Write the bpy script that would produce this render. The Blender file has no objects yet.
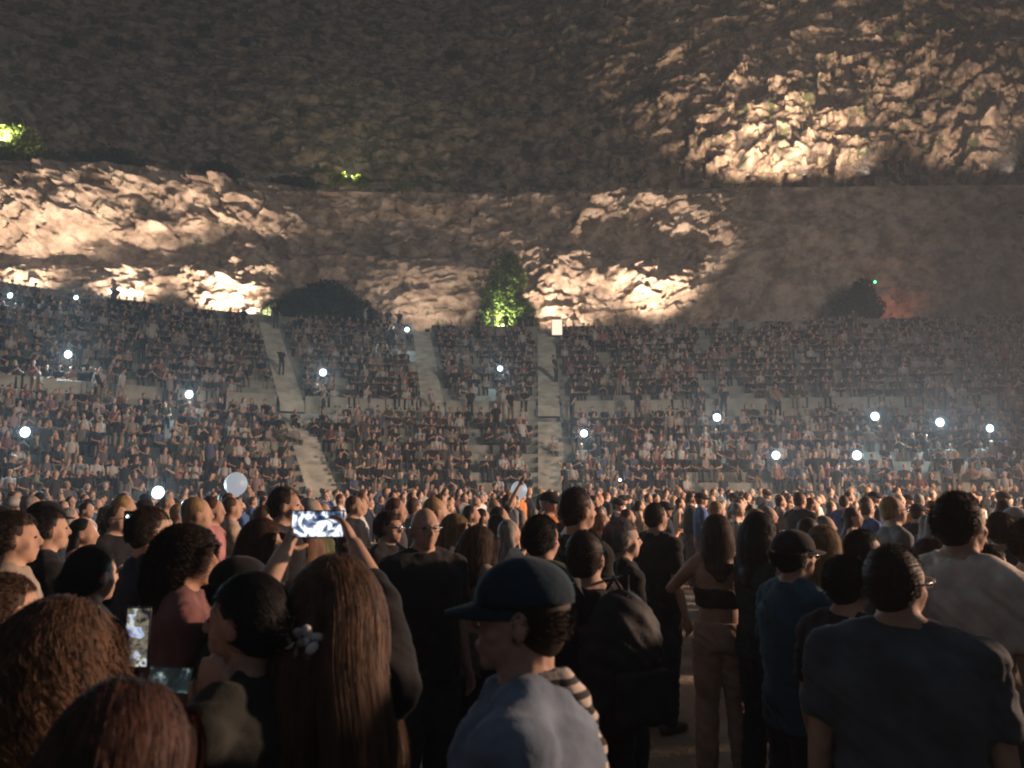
import bpy, bmesh, math, random
import numpy as np
from mathutils import Vector, Matrix, Quaternion

random.seed(7); RNG = np.random.default_rng(11)
scene = bpy.context.scene
COL = scene.collection
R = math.radians

# ------------------------------------------------------------------ camera
CAM_Z = 1.85; PITCH = R(7.86); F = 768.0
cam = bpy.data.cameras.new('camera'); cam.lens = 27.0; cam.sensor_width = 36.0
cam.clip_start = 0.05; cam.clip_end = 1000
cam.dof.use_dof = True; cam.dof.focus_distance = 9.0; cam.dof.aperture_fstop = 4.0
camo = bpy.data.objects.new('camera', cam); COL.objects.link(camo)
camo.location = (0, 0, CAM_Z); camo.rotation_euler = (R(90) + PITCH, 0, 0)
scene.camera = camo

def at(px, py, Y):
    """world point seen at pixel (px,py) at depth Y"""
    u = (px - 512) / F; v = (384 - py) / F
    t = Y / (math.cos(PITCH) - v * math.sin(PITCH))
    return Vector((u * t, Y, CAM_Z + t * (math.sin(PITCH) + v * math.cos(PITCH))))

# ------------------------------------------------------------------ night sky
world = bpy.data.worlds.new('World'); scene.world = world; world.use_nodes = True
bg = world.node_tree.nodes['Background']
bg.inputs['Color'].default_value = (0.62, 0.74, 0.95, 1); bg.inputs['Strength'].default_value = 0.075

vs = scene.view_settings
vs.view_transform = 'Standard'; vs.look = 'None'; vs.gamma = 1.0; vs.use_curve_mapping = False
vs.exposure = 0.0
cy = scene.cycles
cy.use_denoising = True
try: cy.denoiser = 'OPENIMAGEDENOISE'
except Exception: pass
cy.pixel_filter_type = 'GAUSSIAN'; cy.filter_width = 2.3
cy.max_bounces = 4; cy.diffuse_bounces = 2; cy.glossy_bounces = 2; cy.transmission_bounces = 3
cy.volume_bounces = 0; cy.transparent_max_bounces = 6
cy.caustics_reflective = False; cy.caustics_refractive = False
cy.sample_clamp_indirect = 4.0

def spot(name, loc, target, watts, color, size=60, blend=0.5, radius=0.15, parent=None):
    l = bpy.data.lights.new(name, 'SPOT'); l.energy = watts * 22; l.color = color
    l.spot_size = R(size); l.spot_blend = blend; l.shadow_soft_size = radius
    o = bpy.data.objects.new(name, l); COL.objects.link(o)
    o.location = loc
    d = Vector(target) - Vector(loc)
    o.rotation_euler = d.to_track_quat('-Z', 'Y').to_euler()
    if parent: 
        o.parent = parent; o.location = Vector(loc) - parent.location
    return o

# stage key lamps (the stage is to the right of the picture), then a fill
STAGE = Vector((28.0, 4.0, 0.0))
spot('stage_key_lamp', (28, 11, 7.5), (14, 11, -3.0), 2300, (1.0, 0.66, 0.47), 104, 0.6, 0.6)
spot('stage_key_lamp', (28, 13, 7.5), (15, 21, -4.5), 1250, (1.0, 0.66, 0.47), 92, 0.6, 0.6)
spot('cliff_fill_lamp', (22, -9, 9), (-6, 60, 40), 2000, (1.0, 0.84, 0.68), 78, 0.7, 1.2)  # added unseen fill that brightens the upper cliff and stands

# ------------------------------------------------------------------ numpy noise
def _h(ix, iy, seed):
    n = (ix.astype(np.int64) * 374761393 + iy.astype(np.int64) * 668265263 + seed * 1442695041) & 0xffffffff
    n = ((n ^ (n >> 13)) * 1274126177) & 0xffffffff
    n = (n ^ (n >> 16)) & 0xffffffff
    n = (n * 2246822519) & 0xffffffff
    return ((n ^ (n >> 15)) & 0xffffff) / float(0xffffff)
def vnoise(x, y, seed=0):
    x = np.asarray(x, float); y = np.asarray(y, float)
    ix = np.floor(x); iy = np.floor(y); fx = x - ix; fy = y - iy
    fx = fx * fx * (3 - 2 * fx); fy = fy * fy * (3 - 2 * fy)
    a = _h(ix, iy, seed); b = _h(ix + 1, iy, seed); c = _h(ix, iy + 1, seed); d = _h(ix + 1, iy + 1, seed)
    return (a + (b - a) * fx) * (1 - fy) + (c + (d - c) * fx) * fy
def fbm(x, y, seed=0, oct=4):
    s = 0; a = 1; t = 0
    for k in range(oct):
        s = s + a * vnoise(x * 2 ** k + 17.3 * k, y * 2 ** k + 9.1 * k, seed + k); t += a; a *= 0.5
    return s / t
def facet(x, y, seed=0, tilt=0.8):
    ix = np.floor(x); iy = np.floor(y)
    best = np.full(x.shape, 9e9); val = np.zeros(x.shape)
    for dx in (-1, 0, 1):
        for dy in (-1, 0, 1):
            cx = ix + dx; cyy = iy + dy
            jx = cx + _h(cx, cyy, seed); jy = cyy + _h(cx, cyy, seed + 1)
            ddx = x - jx; ddy = y - jy; d = ddx * ddx + ddy * ddy
            v = _h(cx, cyy, seed + 2) + tilt * ((_h(cx, cyy, seed + 3) - .5) * ddx * 2 + (_h(cx, cyy, seed + 4) - .5) * ddy * 2)
            m = d < best; best = np.where(m, d, best); val = np.where(m, v, val)
    return val - 0.5
def sig(x): return 1 / (1 + np.exp(-np.clip(x, -30, 30)))
def win(x, a, b, s): return sig((x - a) / s) * sig((b - x) / s)

# ------------------------------------------------------------------ materials
def new_mat(name):
    m = bpy.data.materials.new(name); m.use_nodes = True
    nt = m.node_tree; return m, nt, nt.nodes['Principled BSDF']
def noise_mat(name, c1, c2, scale=3.0, rough=0.85, bump=0.3, bscale=None, bdist=0.02, spec=0.2, detail=6, stretch=(1, 1, 1), sheen=0.0, p0=.35, p1=.65):
    m, nt, b = new_mat(name)
    N = nt.nodes; L = nt.links
    tc = N.new('ShaderNodeTexCoord'); mp = N.new('ShaderNodeMapping'); mp.inputs['Scale'].default_value = stretch
    L.new(tc.outputs['Object'], mp.inputs['Vector'])
    n = N.new('ShaderNodeTexNoise'); n.inputs['Scale'].default_value = scale; n.inputs['Detail'].default_value = detail
    L.new(mp.outputs[0], n.inputs['Vector'])
    r = N.new('ShaderNodeValToRGB'); r.color_ramp.elements[0].color = (*c1, 1); r.color_ramp.elements[1].color = (*c2, 1)
    r.color_ramp.elements[0].position = p0; r.color_ramp.elements[1].position = p1
    L.new(n.outputs['Fac'], r.inputs['Fac']); L.new(r.outputs[0], b.inputs['Base Color'])
    b.inputs['Roughness'].default_value = rough; b.inputs['Specular IOR Level'].default_value = spec
    if sheen: b.inputs['Sheen Weight'].default_value = sheen
    if bump:
        n2 = N.new('ShaderNodeTexNoise'); n2.inputs['Scale'].default_value = bscale or scale * 5; n2.inputs['Detail'].default_value = 4
        L.new(mp.outputs[0], n2.inputs['Vector'])
        bp = N.new('ShaderNodeBump'); bp.inputs['Strength'].default_value = bump; bp.inputs['Distance'].default_value = bdist
        L.new(n2.outputs['Fac'], bp.inputs['Height']); L.new(bp.outputs[0], b.inputs['Normal'])
    return m
def emit_mat(name, col, strength):
    m, nt, b = new_mat(name)
    b.inputs['Base Color'].default_value = (0.02, 0.02, 0.02, 1)
    b.inputs['Emission Color'].default_value = (*col, 1); b.inputs['Emission Strength'].default_value = strength
    return m
_mc = {}
def cloth(c):
    k = ('cloth',) + tuple(c)
    if k not in _mc:
        lo = tuple(v * .75 for v in c); hi = tuple(min(1, v * 1.2 + .004) for v in c)
        _mc[k] = noise_mat('woven_cloth', lo, hi, 9, .9, .35, 26, .012, .15, sheen=.08)
    return _mc[k]
def skinm(c):
    k = ('skin',) + tuple(c)
    if k not in _mc:
        _mc[k] = noise_mat('skin', tuple(v * .85 for v in c), tuple(min(1, v * 1.1) for v in c), 9, .68, .25, 90, .003, .3, p0=.42, p1=.58)
    return _mc[k]
def hairm(c):
    k = ('hair',) + tuple(c)
    if k not in _mc:
        _mc[k] = noise_mat('hair_strands', tuple(v * .55 for v in c), tuple(min(1, v * 1.5) for v in c), 40, .62, .35, 110, .004, .28, stretch=(1, 1, .12))
    return _mc[k]
def plain(name, c, rough=.5, metal=0.0, spec=.5):
    k = (name,) + tuple(c)
    if k not in _mc:
        m = noise_mat(name, tuple(v * .9 for v in c), c, 30, rough, .08, 80, .002, spec)
        m.node_tree.nodes['Principled BSDF'].inputs['Metallic'].default_value = metal
        _mc[k] = m
    return _mc[k]

# ------------------------------------------------------------------ mesh helpers
def tag(o, label=None, cat=None, group=None, kind=None):
    if label: o['label'] = label
    if cat: o['category'] = cat
    if group: o['group'] = group
    if kind: o['kind'] = kind
    return o
def empty(name, loc=(0, 0, 0), rz=0):
    o = bpy.data.objects.new(name, None); COL.objects.link(o); o.location = loc; o.rotation_euler = (0, 0, rz)
    o.empty_display_size = .1; return o
def mesh_np(name, V, Fc, mat=None, parent=None, smooth=False):
    """V (n,3), Fc list/array of quads or tris"""
    me = bpy.data.meshes.new(name)
    Fc = np.asarray(Fc, dtype=np.int32); V = np.asarray(V, dtype=np.float32)
    me.vertices.add(len(V)); me.vertices.foreach_set('co', V.ravel())
    k = Fc.shape[1]
    me.loops.add(Fc.size); me.loops.foreach_set('vertex_index', Fc.ravel())
    me.polygons.add(len(Fc)); me.polygons.foreach_set('loop_start', np.arange(0, Fc.size, k, dtype=np.int32))
    me.update(calc_edges=True); me.validate(verbose=False)
    if smooth: me.polygons.foreach_set('use_smooth', np.ones(len(me.polygons), bool))
    if mat: me.materials.append(mat)
    o = bpy.data.objects.new(name, me); COL.objects.link(o)
    if parent: o.parent = parent
    return o
def grid_faces(nr, nc, off=0):
    i = np.arange(nr - 1)[:, None] * nc + np.arange(nc - 1)[None, :]
    i = i.ravel() + off
    return np.stack([i, i + 1, i + nc + 1, i + nc], 1)

class PB:
    """collects closed primitives (mixed polygons) into one mesh"""
    def __init__(s): s.v = []; s.f = []
    def add(s, V, Fs):
        o = len(s.v); s.v.extend([tuple(p) for p in V]); s.f.extend([tuple(i + o for i in f) for f in Fs])
    def ell(s, c, r, seg=14, rings=9, M=None):
        V = []; Fs = []
        for i in range(1, rings):
            a = math.pi * i / rings
            for j in range(seg):
                b = 2 * math.pi * j / seg
                V.append(Vector((r[0] * math.sin(a) * math.cos(b), r[1] * math.sin(a) * math.sin(b), r[2] * math.cos(a))))
        V.append(Vector((0, 0, r[2]))); V.append(Vector((0, 0, -r[2])))
        if M is not None: V = [M @ p for p in V]
        c = Vector(c); V = [p + c for p in V]
        n = rings - 1
        for i in range(n - 1):
            for j in range(seg):
                k = (j + 1) % seg
                Fs.append((i * seg + j, (i + 1) * seg + j, (i + 1) * seg + k, i * seg + k))
        t = n * seg
        for j in range(seg):
            k = (j + 1) % seg
            Fs.append((t, j, k)); Fs.append((t + 1, (n - 1) * seg + k, (n - 1) * seg + j))
        s.add(V, Fs)
    def tube(s, pts, rad, seg=10, flat=False, sx=1.0, up=None):
        """closed tapered tube along pts; rad per point; round or flat ends; sx flattens across 'up'"""
        P = [Vector(p) for p in pts]; rad = list(rad)
        rings = []
        n = len(P)
        tang = []
        for i in range(n):
            d = (P[min(i + 1, n - 1)] - P[max(i - 1, 0)]); tang.append(d.normalized() if d.length > 1e-9 else Vector((0, 0, 1)))
        ref = Vector(up) if up is not None else Vector((0.31, 0.95, 0.05))
        def ring(c, t, r):
            a = ref - t * ref.dot(t)
            if a.length < 1e-3: a = Vector((1, 0, 0)) - t * t.x
            a.normalize(); b = t.cross(a)
            return [c + a * (math.cos(2 * math.pi * j / seg) * r * sx) + b * (math.sin(2 * math.pi * j / seg) * r) for j in range(seg)]
        if not flat:
            for ang in (75, 45):
                rings.append(ring(P[0] - tang[0] * rad[0] * math.sin(R(ang)), tang[0], rad[0] * math.cos(R(ang))))
        for i in range(n): rings.append(ring(P[i], tang[i], rad[i]))
        if not flat:
            for ang in (45, 75):
                rings.append(ring(P[-1] + tang[-1] * rad[-1] * math.sin(R(ang)), tang[-1], rad[-1] * math.cos(R(ang))))
        V = [p for r_ in rings for p in r_]; Fs = []
        m = len(rings)
        for i in range(m - 1):
            for j in range(seg):
                k = (j + 1) % seg
                Fs.append((i * seg + j, i * seg + k, (i + 1) * seg + k, (i + 1) * seg + j))
        Fs.append(tuple(range(seg - 1, -1, -1))); Fs.append(tuple((m - 1) * seg + j for j in range(seg)))
        s.add(V, Fs)
    def loft(s, rings, seg=20):
        """rings: (z, cy, rx, ry[,cx])"""
        V = []; Fs = []
        for r_ in rings:
            z, cyy, rx, ry = r_[:4]; cx = r_[4] if len(r_) > 4 else 0
            for j in range(seg):
                a = 2 * math.pi * j / seg; ca, sa = math.cos(a), math.sin(a)
                e = .85
                V.append((cx + rx * math.copysign(abs(ca) ** e, ca), cyy + ry * math.copysign(abs(sa) ** e, sa), z))
        m = len(rings)
        for i in range(m - 1):
            for j in range(seg):
                k = (j + 1) % seg
                Fs.append((i * seg + j, i * seg + k, (i + 1) * seg + k, (i + 1) * seg + j))
        Fs.append(tuple(range(seg - 1, -1, -1))); Fs.append(tuple((m - 1) * seg + j for j in range(seg)))
        s.add(V, Fs)
    def box(s, c, d, rz=0, M=None):
        c = Vector(c); V = []
        for z in (-1, 1):
            for x, y in ((-1, -1), (1, -1), (1, 1), (-1, 1)):
                p = Vector((x * d[0] / 2, y * d[1] / 2, z * d[2] / 2))
                if M is not None: p = M @ p
                elif rz: p = Matrix.Rotation(rz, 3, 'Z') @ p
                V.append(c + p)
        s.add(V, [(0, 3, 2, 1), (4, 5, 6, 7), (0, 1, 5, 4), (1, 2, 6, 5), (2, 3, 7, 6), (3, 0, 4, 7)])
    def build(s, name, mat, parent=None, smooth=False, bevel=0, voxel=0, iters=3, wrinkle=0, wseed=0):
        me = bpy.data.meshes.new(name); me.from_pydata(s.v, [], s.f)
        o = bpy.data.objects.new(name, me); COL.objects.link(o)
        if voxel or bevel:
            if voxel:
                m = o.modifiers.new('r', 'REMESH'); m.mode = 'VOXEL'; m.voxel_size = voxel; m.use_smooth_shade = True
                if iters:
                    m2 = o.modifiers.new('s', 'SMOOTH'); m2.factor = .5; m2.iterations = iters
            else:
                m = o.modifiers.new('b', 'BEVEL'); m.width = bevel; m.segments = 3; m.limit_method = 'ANGLE'
            dg = bpy.context.evaluated_depsgraph_get(); ev = o.evaluated_get(dg)
            me2 = bpy.data.meshes.new_from_object(ev)
            o.modifiers.clear(); o.data = me2; bpy.data.meshes.remove(me); me = me2; me.name = name
            smooth = True
        if wrinkle:
            n = len(me.vertices); co = np.empty(n * 3, np.float32); no = np.empty(n * 3, np.float32)
            me.vertices.foreach_get('co', co); me.vertex_normals.foreach_get('vector', no)
            co = co.reshape(-1, 3); no = no.reshape(-1, 3)
            a = co[:, 0] * 8 + co[:, 1] * 7 + wseed; b_ = co[:, 2] * 15 + co[:, 0] * 6
            w = fbm(a + 3 * vnoise(b_ * .5, a * .5, 3), b_ + a * .6, 5, 3); w = .75 - 1.6 * np.abs(w - .5) * 2 if wrinkle > .0045 else w - .5
            co += no * (w * 2 * wrinkle)[:, None]
            me.vertices.foreach_set('co', co.ravel())
        if smooth: me.polygons.foreach_set('use_smooth', np.ones(len(me.polygons), bool))
        me.materials.clear(); me.materials.append(mat)
        me.update()
        if parent: o.parent = parent
        return o

# ------------------------------------------------------------------ ground
m_ground = noise_mat('packed_dust_floor', (.22, .17, .12), (.42, .34, .25), 1.6, .95, .8, 14, .03)
gs = 260
V = [(-gs, -gs, 0), (gs, -gs, 0), (gs, gs, 0), (-gs, gs, 0)]
g = mesh_np('ground', V, [(0, 1, 2, 3)], m_ground); tag(g, kind='structure')

# ------------------------------------------------------------------ the amphitheatre
CX, CY = 1.0, 12.0
m_conc = noise_mat('weathered_concrete', (.22, .225, .19), (.36, .36, .31), 1.2, .9, .4, 12, .01)
m_conc2 = noise_mat('pale_plaster_wall', (.30, .30, .25), (.44, .43, .37), 1.6, .9, .3, 10, .01)
m_stair = noise_mat('worn_stone_steps', (.28, .28, .24), (.48, .47, .41), 1.5, .9, .3, 12, .01)
LOW = [(19.0 + i * 1.0, 0.75 + i * 0.47) for i in range(11)]          # (radius of the riser, tread height)
UP = [(31.6 + i * 1.04, 6.75 + i * 0.55) for i in range(13)]
R_WALK = 30.0; Z_WALK = LOW[-1][1] + .30; R_TOP = UP[-1][0] + 1.4; Z_TOP = UP[-1][1] + .25
R_ROCK = 49.5
AISLES = [-24, 2]; AIS_UP = [-24, 2, -10]
TH0 = R(7); RREF = 38.0
def pol(r, th, z):
    """the rows are arcs on the left and run nearly straight on the right"""
    if th <= TH0: return (CX + r * math.sin(th), CY + r * math.cos(th), z)
    q = (th - TH0) * RREF
    return (CX + r * math.sin(TH0) + q * math.cos(TH0), CY + r * math.cos(TH0) - q * math.sin(TH0), z)
def row_depth(k, r):
    """depth Y where direction x = k*Y meets the row of radius r"""
    k = np.asarray(k, float); a = 1 + k * k; b = -2 * (CX * k + CY); c = CX * CX + CY * CY - r * r
    Yc = (-b + np.sqrt(b * b - 4 * a * c)) / (2 * a)
    x0 = CX + r * math.sin(TH0); y0 = CY + r * math.cos(TH0); t = math.tan(TH0)
    Yl = (y0 + x0 * t) / (1 + k * t)
    return np.where(k * Yc > x0, Yl, Yc)
def arc_profile(prof, t0=-68, t1=92, n=150):
    V = []; ths = np.radians(np.linspace(t0, t1, n))
    for (r, z) in prof:
        for th in ths: V.append(pol(r, th, z))
    return V, grid_faces(len(prof), n)
stand = empty('grandstand', (CX, CY, 0)); 
tag(stand, 'curved stone grandstand full of seated spectators below the quarry cliff', 'grandstand')
def under(o): o.parent = stand; o.matrix_parent_inverse = Matrix.Translation((-CX, -CY, 0)); return o
prof = [(19.0, -.1), (19.0, .75)]
for i in range(1, 11): prof += [(LOW[i][0], LOW[i - 1][1]), (LOW[i][0], LOW[i][1])]
prof += [(R_WALK, LOW[-1][1]), (R_WALK, Z_WALK), (31.6, Z_WALK)]
under(mesh_np('lower_tiers', *arc_profile(prof), m_conc))
prof = [(31.601, UP[0][1])]
for i in range(1, 13): prof += [(UP[i][0], UP[i - 1][1]), (UP[i][0], UP[i][1])]
prof += [(UP[-1][0] + 1.04, UP[-1][1]), (UP[-1][0] + 1.04, Z_TOP), (R_ROCK + 14, Z_TOP)]
under(mesh_np('upper_tiers', *arc_profile(prof), m_conc))
# walkway wall in lengths, broken where stairs pass
ed = sorted(AIS_UP); ed = [-68] + ed + [92]
hw = math.degrees(.75 / 31.6)
for a, b in zip(ed[:-1], ed[1:]):
    V, Fq = arc_profile([(31.45, Z_WALK - .05), (31.45, UP[0][1] + .12), (31.72, UP[0][1] + .12), (31.72, Z_WALK - .05)], a + hw, b - hw, 14)
    under(mesh_np('walkway_wall', V, Fq, m_conc2))
for k, (a, b) in enumerate(((-66, -10.8), (-9.0, 1.2), (3.0, 90))):
    rr = UP[-1][0] + 1.12
    V, Fq = arc_profile([(rr, Z_TOP - .4), (rr, Z_TOP + .55), (rr + .22, Z_TOP + .55), (rr + .22, Z_TOP - .4)], a, b, 50)
    under(mesh_np('parapet', V, Fq, m_conc))
def stairway(deg, rows, hwid):
    b = PB(); th = R(deg)
    for i, (r, z) in enumerate(rows):
        zp = rows[i - 1][1] if i else z - .5
        for k in range(3):
            rr = r - .66 + k * .33; zz = zp + (z - zp) * (k + 1) / 3 + .004
            c = pol(rr + .165, th, (zz + zp - .3) / 2)
            b.box(c, (hwid * 2, .33 + .012 * k, zz - zp + .3), -th)
        c = pol(r + .17, th, z - .15 + .003)
        b.box(c, (hwid * 2, .34, .31), -th)
    return under(b.build('stairway', m_stair))
for a in AISLES: stairway(a, LOW, .62)
for a in AIS_UP: stairway(a, UP, .62)

# ------------------------------------------------------------------ cliff
def rock_mat(name, c1, c2, c3, green, gscale):
    m, nt, b = new_mat(name); N = nt.nodes; L = nt.links
    tc = N.new('ShaderNodeTexCoord')
    n = N.new('ShaderNodeTexNoise'); n.inputs['Scale'].default_value = .7; n.inputs['Detail'].default_value = 9; n.inputs['Roughness'].default_value = .65
    L.new(tc.outputs['Object'], n.inputs['Vector'])
    r = N.new('ShaderNodeValToRGB'); e = r.color_ramp.elements
    e[0].color = (*c1, 1); e[0].position = .40; e[1].color = (*c3, 1); e[1].position = .60
    x = e.new(.5); x.color = (*c2, 1)
    L.new(n.outputs['Fac'], r.inputs['Fac'])
    n3 = N.new('ShaderNodeTexNoise'); n3.inputs['Scale'].default_value = gscale; n3.inputs['Detail'].default_value = 7; n3.inputs['Roughness'].default_value = .7
    L.new(tc.outputs['Object'], n3.inputs['Vector'])
    r3 = N.new('ShaderNodeValToRGB'); r3.color_ramp.elements[0].position = green; r3.color_ramp.elements[1].position = green + .07
    L.new(n3.outputs['Fac'], r3.inputs['Fac'])
    mx = N.new('ShaderNodeMixRGB'); mx.inputs[2].default_value = (.05, .065, .025, 1)
    L.new(r3.outputs[0], mx.inputs[0]); L.new(r.outputs[0], mx.inputs[1]); L.new(mx.outputs[0], b.inputs['Base Color'])
    b.inputs['Roughness'].default_value = .95; b.inputs['Specular IOR Level'].default_value = .1
    v = N.new('ShaderNodeTexVoronoi'); v.inputs['Scale'].default_value = 2.2; v.feature = 'F1'
    n2 = N.new('ShaderNodeTexNoise'); n2.inputs['Scale'].default_value = 3.2; n2.inputs['Detail'].default_value = 8; n2.inputs['Roughness'].default_value = .7
    L.new(tc.outputs['Object'], n2.inputs['Vector'])
    va = N.new('ShaderNodeVectorMath'); va.operation = 'ADD'; L.new(tc.outputs['Object'], va.inputs[0]); L.new(n2.outputs['Color'], va.inputs[1]); L.new(va.outputs[0], v.inputs['Vector'])
    ad = N.new('ShaderNodeMath'); ad.operation = 'MULTIPLY_ADD'; ad.inputs[1].default_value = .7
    L.new(v.outputs['Distance'], ad.inputs[0]); L.new(n2.outputs['Fac'], ad.inputs[2])
    bp = N.new('ShaderNodeBump'); bp.inputs['Strength'].default_value = .9; bp.inputs['Distance'].default_value = .11
    L.new(ad.outputs[0], bp.inputs['Height']); L.new(bp.outputs[0], b.inputs['Normal'])
    return m
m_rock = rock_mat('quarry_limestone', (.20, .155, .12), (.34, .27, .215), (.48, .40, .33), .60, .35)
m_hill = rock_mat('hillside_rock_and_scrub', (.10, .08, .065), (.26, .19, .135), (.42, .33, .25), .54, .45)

def rock_depth(kx):
    """Y of the cliff foot in direction x = kx*Y"""
    return row_depth(kx, R_ROCK)
LXP = [-900, -300, 0, 100, 230, 300, 350, 500, 570, 700, 1024, 1300, 1900]
LYP = [120, 140, 158, 160, 176, 183, 186, 188, 187, 183, 180, 180, 190]
PX = np.arange(-420, 1450, 1.7); NC = len(PX)
KX = (PX - 512) / F
YW = rock_depth(KX)
LEDGE = np.array([at(512, yy, Y).z for yy, Y in zip(np.interp(PX, LXP, LYP), YW + 1.0)])
def z_to_py(z, Y):
    e = (z - CAM_Z) / Y
    return 384 + F * math.tan(PITCH) * 1 - F * (e) * 1.0 + 0 * Y      # linear approximation is enough here
NR = 150
T = np.linspace(0, 1, NR)[:, None]
Zb = Z_TOP - .6 + T * (LEDGE[None, :] - Z_TOP + .6)
YB = np.repeat(YW[None, :], NR, 0)
def proj(X, Y, Z):
    w_ = Y * math.cos(PITCH) + (Z - CAM_Z) * math.sin(PITCH)
    return 512 + F * X / w_, 384 - F * ((Z - CAM_Z) * math.cos(PITCH) - Y * math.sin(PITCH)) / w_
PXG, PYG = proj(KX[None, :] * YB, YB, Zb)
XM = PXG * .075; ZM = Zb                      # metric coordinates along the wall
wx = PXG + 26 * (fbm(XM * .35, ZM * .5, 40, 4) - .5) * 2; wy = PYG + 17 * (fbm(XM * .3 + 7, ZM * .6, 44, 5) - .5) * 2
rel = 1.0 * (fbm(XM * .09, ZM * .14, 3, 3) - .5)
# left: low bulge, hollow, upper bulge
rel += 1.0 * win(wx, -30, 285, 9) * win(wy, 266, 330, 3)
rel += -1.6 * win(wx, -200, 225, 12) * win(wy, 226, 268, 4)
rel += -0.9 * win(wx, -200, 95, 9) * win(wy, 208, 268, 4)
rel += 1.0 * win(wx, -200, 300, 14) * win(wy, 150, 224, 3)
rel += .5 * win(wx, 225, 300, 10) * win(wy, 205, 330, 6)
# centre: broken recess
rel += -1.2 * win(wx, 300, 470, 14) * win(wy, 205, 250, 6)
rel += .5 * win(wx, 330, 480, 14) * win(wy, 250, 330, 8)
# right of the tree: stepped ribs over the floodlight
rel += .9 * win(wx, 525, 690, 7) * win(wy, 252, 290, 3)
rel += 1.1 * win(wx, 630, 690, 6) * win(wy, 270, 312, 3)
rel += -1.6 * win(wx, 575, 705, 8) * win(wy, 214, 252, 4)
rel += 1.3 * win(wx, 565, 742, 9) * win(wy, 180, 236, 4)
rel += .9 * win(wx, 520, 585, 8) * win(wy, 236, 340, 4)
rel += -.6 * win(wx, 575, 700, 8) * win(wy, 292, 345, 5)
# ridge running down to the left at the right hand side
dg_ = (PXG - 700) + (PYG - 322) * .62
rel += 1.6 * win(dg_, -2, 45, 5) * win(PYG, 245, 345, 6)
rel += .6 * win(wx, 760, 1500, 25) * win(wy, 215, 345, 12)
rough = .32 + .75 * np.maximum.reduce([win(PXG, -500, 310, 20) * (1 - .8 * win(wy, 226, 268, 5) * win(wx, -400, 225, 10)), win(PXG, 470, 745, 14), .55 * win(PXG, 300, 480, 20)])
# strata dip gently
sx_ = XM + .25 * ZM; sz_ = ZM - .22 * XM
n1 = facet(sx_ * .42 + 1.5 * fbm(XM * .5, ZM * .5, 9), sz_ * .8, 20, 1.0)
n2 = facet(sx_ * 1.1 + 1.2 * fbm(XM, ZM, 10), sz_ * 1.7, 25, 1.1)
n3 = facet(sx_ * 2.6 + fbm(XM * 2, ZM * 2, 12), sz_ * 3.6, 31, 1.2)
rel += rough * (.95 * n1 + .42 * n2 + .13 * n3) + .12 * (fbm(XM * 2.2, ZM * 2.2, 60, 4) - .5)
lean = .16 * (Zb - Z_TOP)
edge = 1 - .9 * sig((T - .985) * 200)
YG = YB + lean - rel * edge
XG = KX[None, :] * YB + (CX - KX[None, :] * YB) * 0 - rel * 0
V = np.stack([XG, YG, Zb], -1)
# ledge rows behind the lip
LR = 8
back = np.linspace(.4, 9.0, LR)[:, None]
Yl = V[-1, :, 1][None, :] + back; Xl = np.repeat(V[-1, :, 0][None, :], LR, 0) * (1 + back / 120)
Zl = LEDGE[None, :] + .15 * (fbm(Xl * .6, Yl * .6, 70) - .5) - .1
V = np.concatenate([V, np.stack([Xl, Yl, Zl], -1)], 0)
cliff = mesh_np('cliff', V.reshape(-1, 3), grid_faces(V.shape[0], NC), m_rock); tag(cliff, kind='structure')

# upper hillside beyond the ledge
HR = 330
S = np.linspace(0, 1, HR)[:, None]
run = 46.0
Z0 = LEDGE[None, :] - .5; Y0 = (YW + .16 * (LEDGE - Z_TOP) + 5.2)[None, :]
steep = sig((PX[None, :] - 640) / 60)
Zh = Z0 + S * run
slope = .75 * (1 - steep) + .48 * steep
Yh = Y0 + slope * (Zh - Z0)
PXH, PYH = proj(KX[None, :] * (YW[None, :] + (Yh - YW[None, :]) * .9), Yh, Zh)
XMh = PXH * .09; ZMh = Zh
wxh = PXH + 45 * (fbm(XMh * .25, ZMh * .25, 80, 5) - .5) * 2; wyh = PYH + 24 * (fbm(XMh * .3, ZMh * .3, 84, 5) - .5) * 2
crag = np.maximum.reduce([win(wxh, 690, 930, 16) * win(wyh, 55, 195, 12), win(wxh, 850, 1010, 14) * win(wyh, 40, 118, 10), win(wxh, 965, 1150, 8) * win(wyh, 112, 200, 6)])
mid = win(wxh, 480, 1600, 40)
relh = 2.6 * (fbm(XMh * .07, ZMh * .09, 5, 3) - .5) + 1.1 * crag
relh += -1.0 * win(wxh, 895, 962, 8) * win(wyh, 100, 200, 8)
a1 = facet((XMh * .8 + ZMh * .6) * .38 + 1.4 * fbm(XMh * .4, ZMh * .4, 91), (ZMh * .8 - XMh * .6) * .55 + 1.2 * fbm(XMh * .5, ZMh * .5, 291), 92, 1.2)
a2 = facet(XMh * .8 + fbm(XMh, ZMh, 93), ZMh * 1.1, 94, 1.1)
a3 = facet(XMh * 2.0 + fbm(XMh * 2, ZMh * 2, 95), ZMh * 2.4, 96, 1.2)
relh += (.45 + .45 * mid + .5 * crag) * 1.25 * a1 + (.55 + .2 * mid + .6 * crag) * .62 * a2 + (.5 + .6 * crag) * .15 * a3
relh += .5 * (fbm(XMh * .9, ZMh * .9, 97, 5) - .5)
Yh = Yh - relh
Xh = KX[None, :] * (YW[None, :] + (Yh - YW[None, :]) * .9)
V = np.stack([Xh, Yh, Zh], -1)
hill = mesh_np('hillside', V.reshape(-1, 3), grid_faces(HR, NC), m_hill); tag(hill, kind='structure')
def cliff_y(px): return float(np.interp(px, PX, YW))
def ledge_z(px): return float(np.interp(px, PX, LEDGE))

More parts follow.
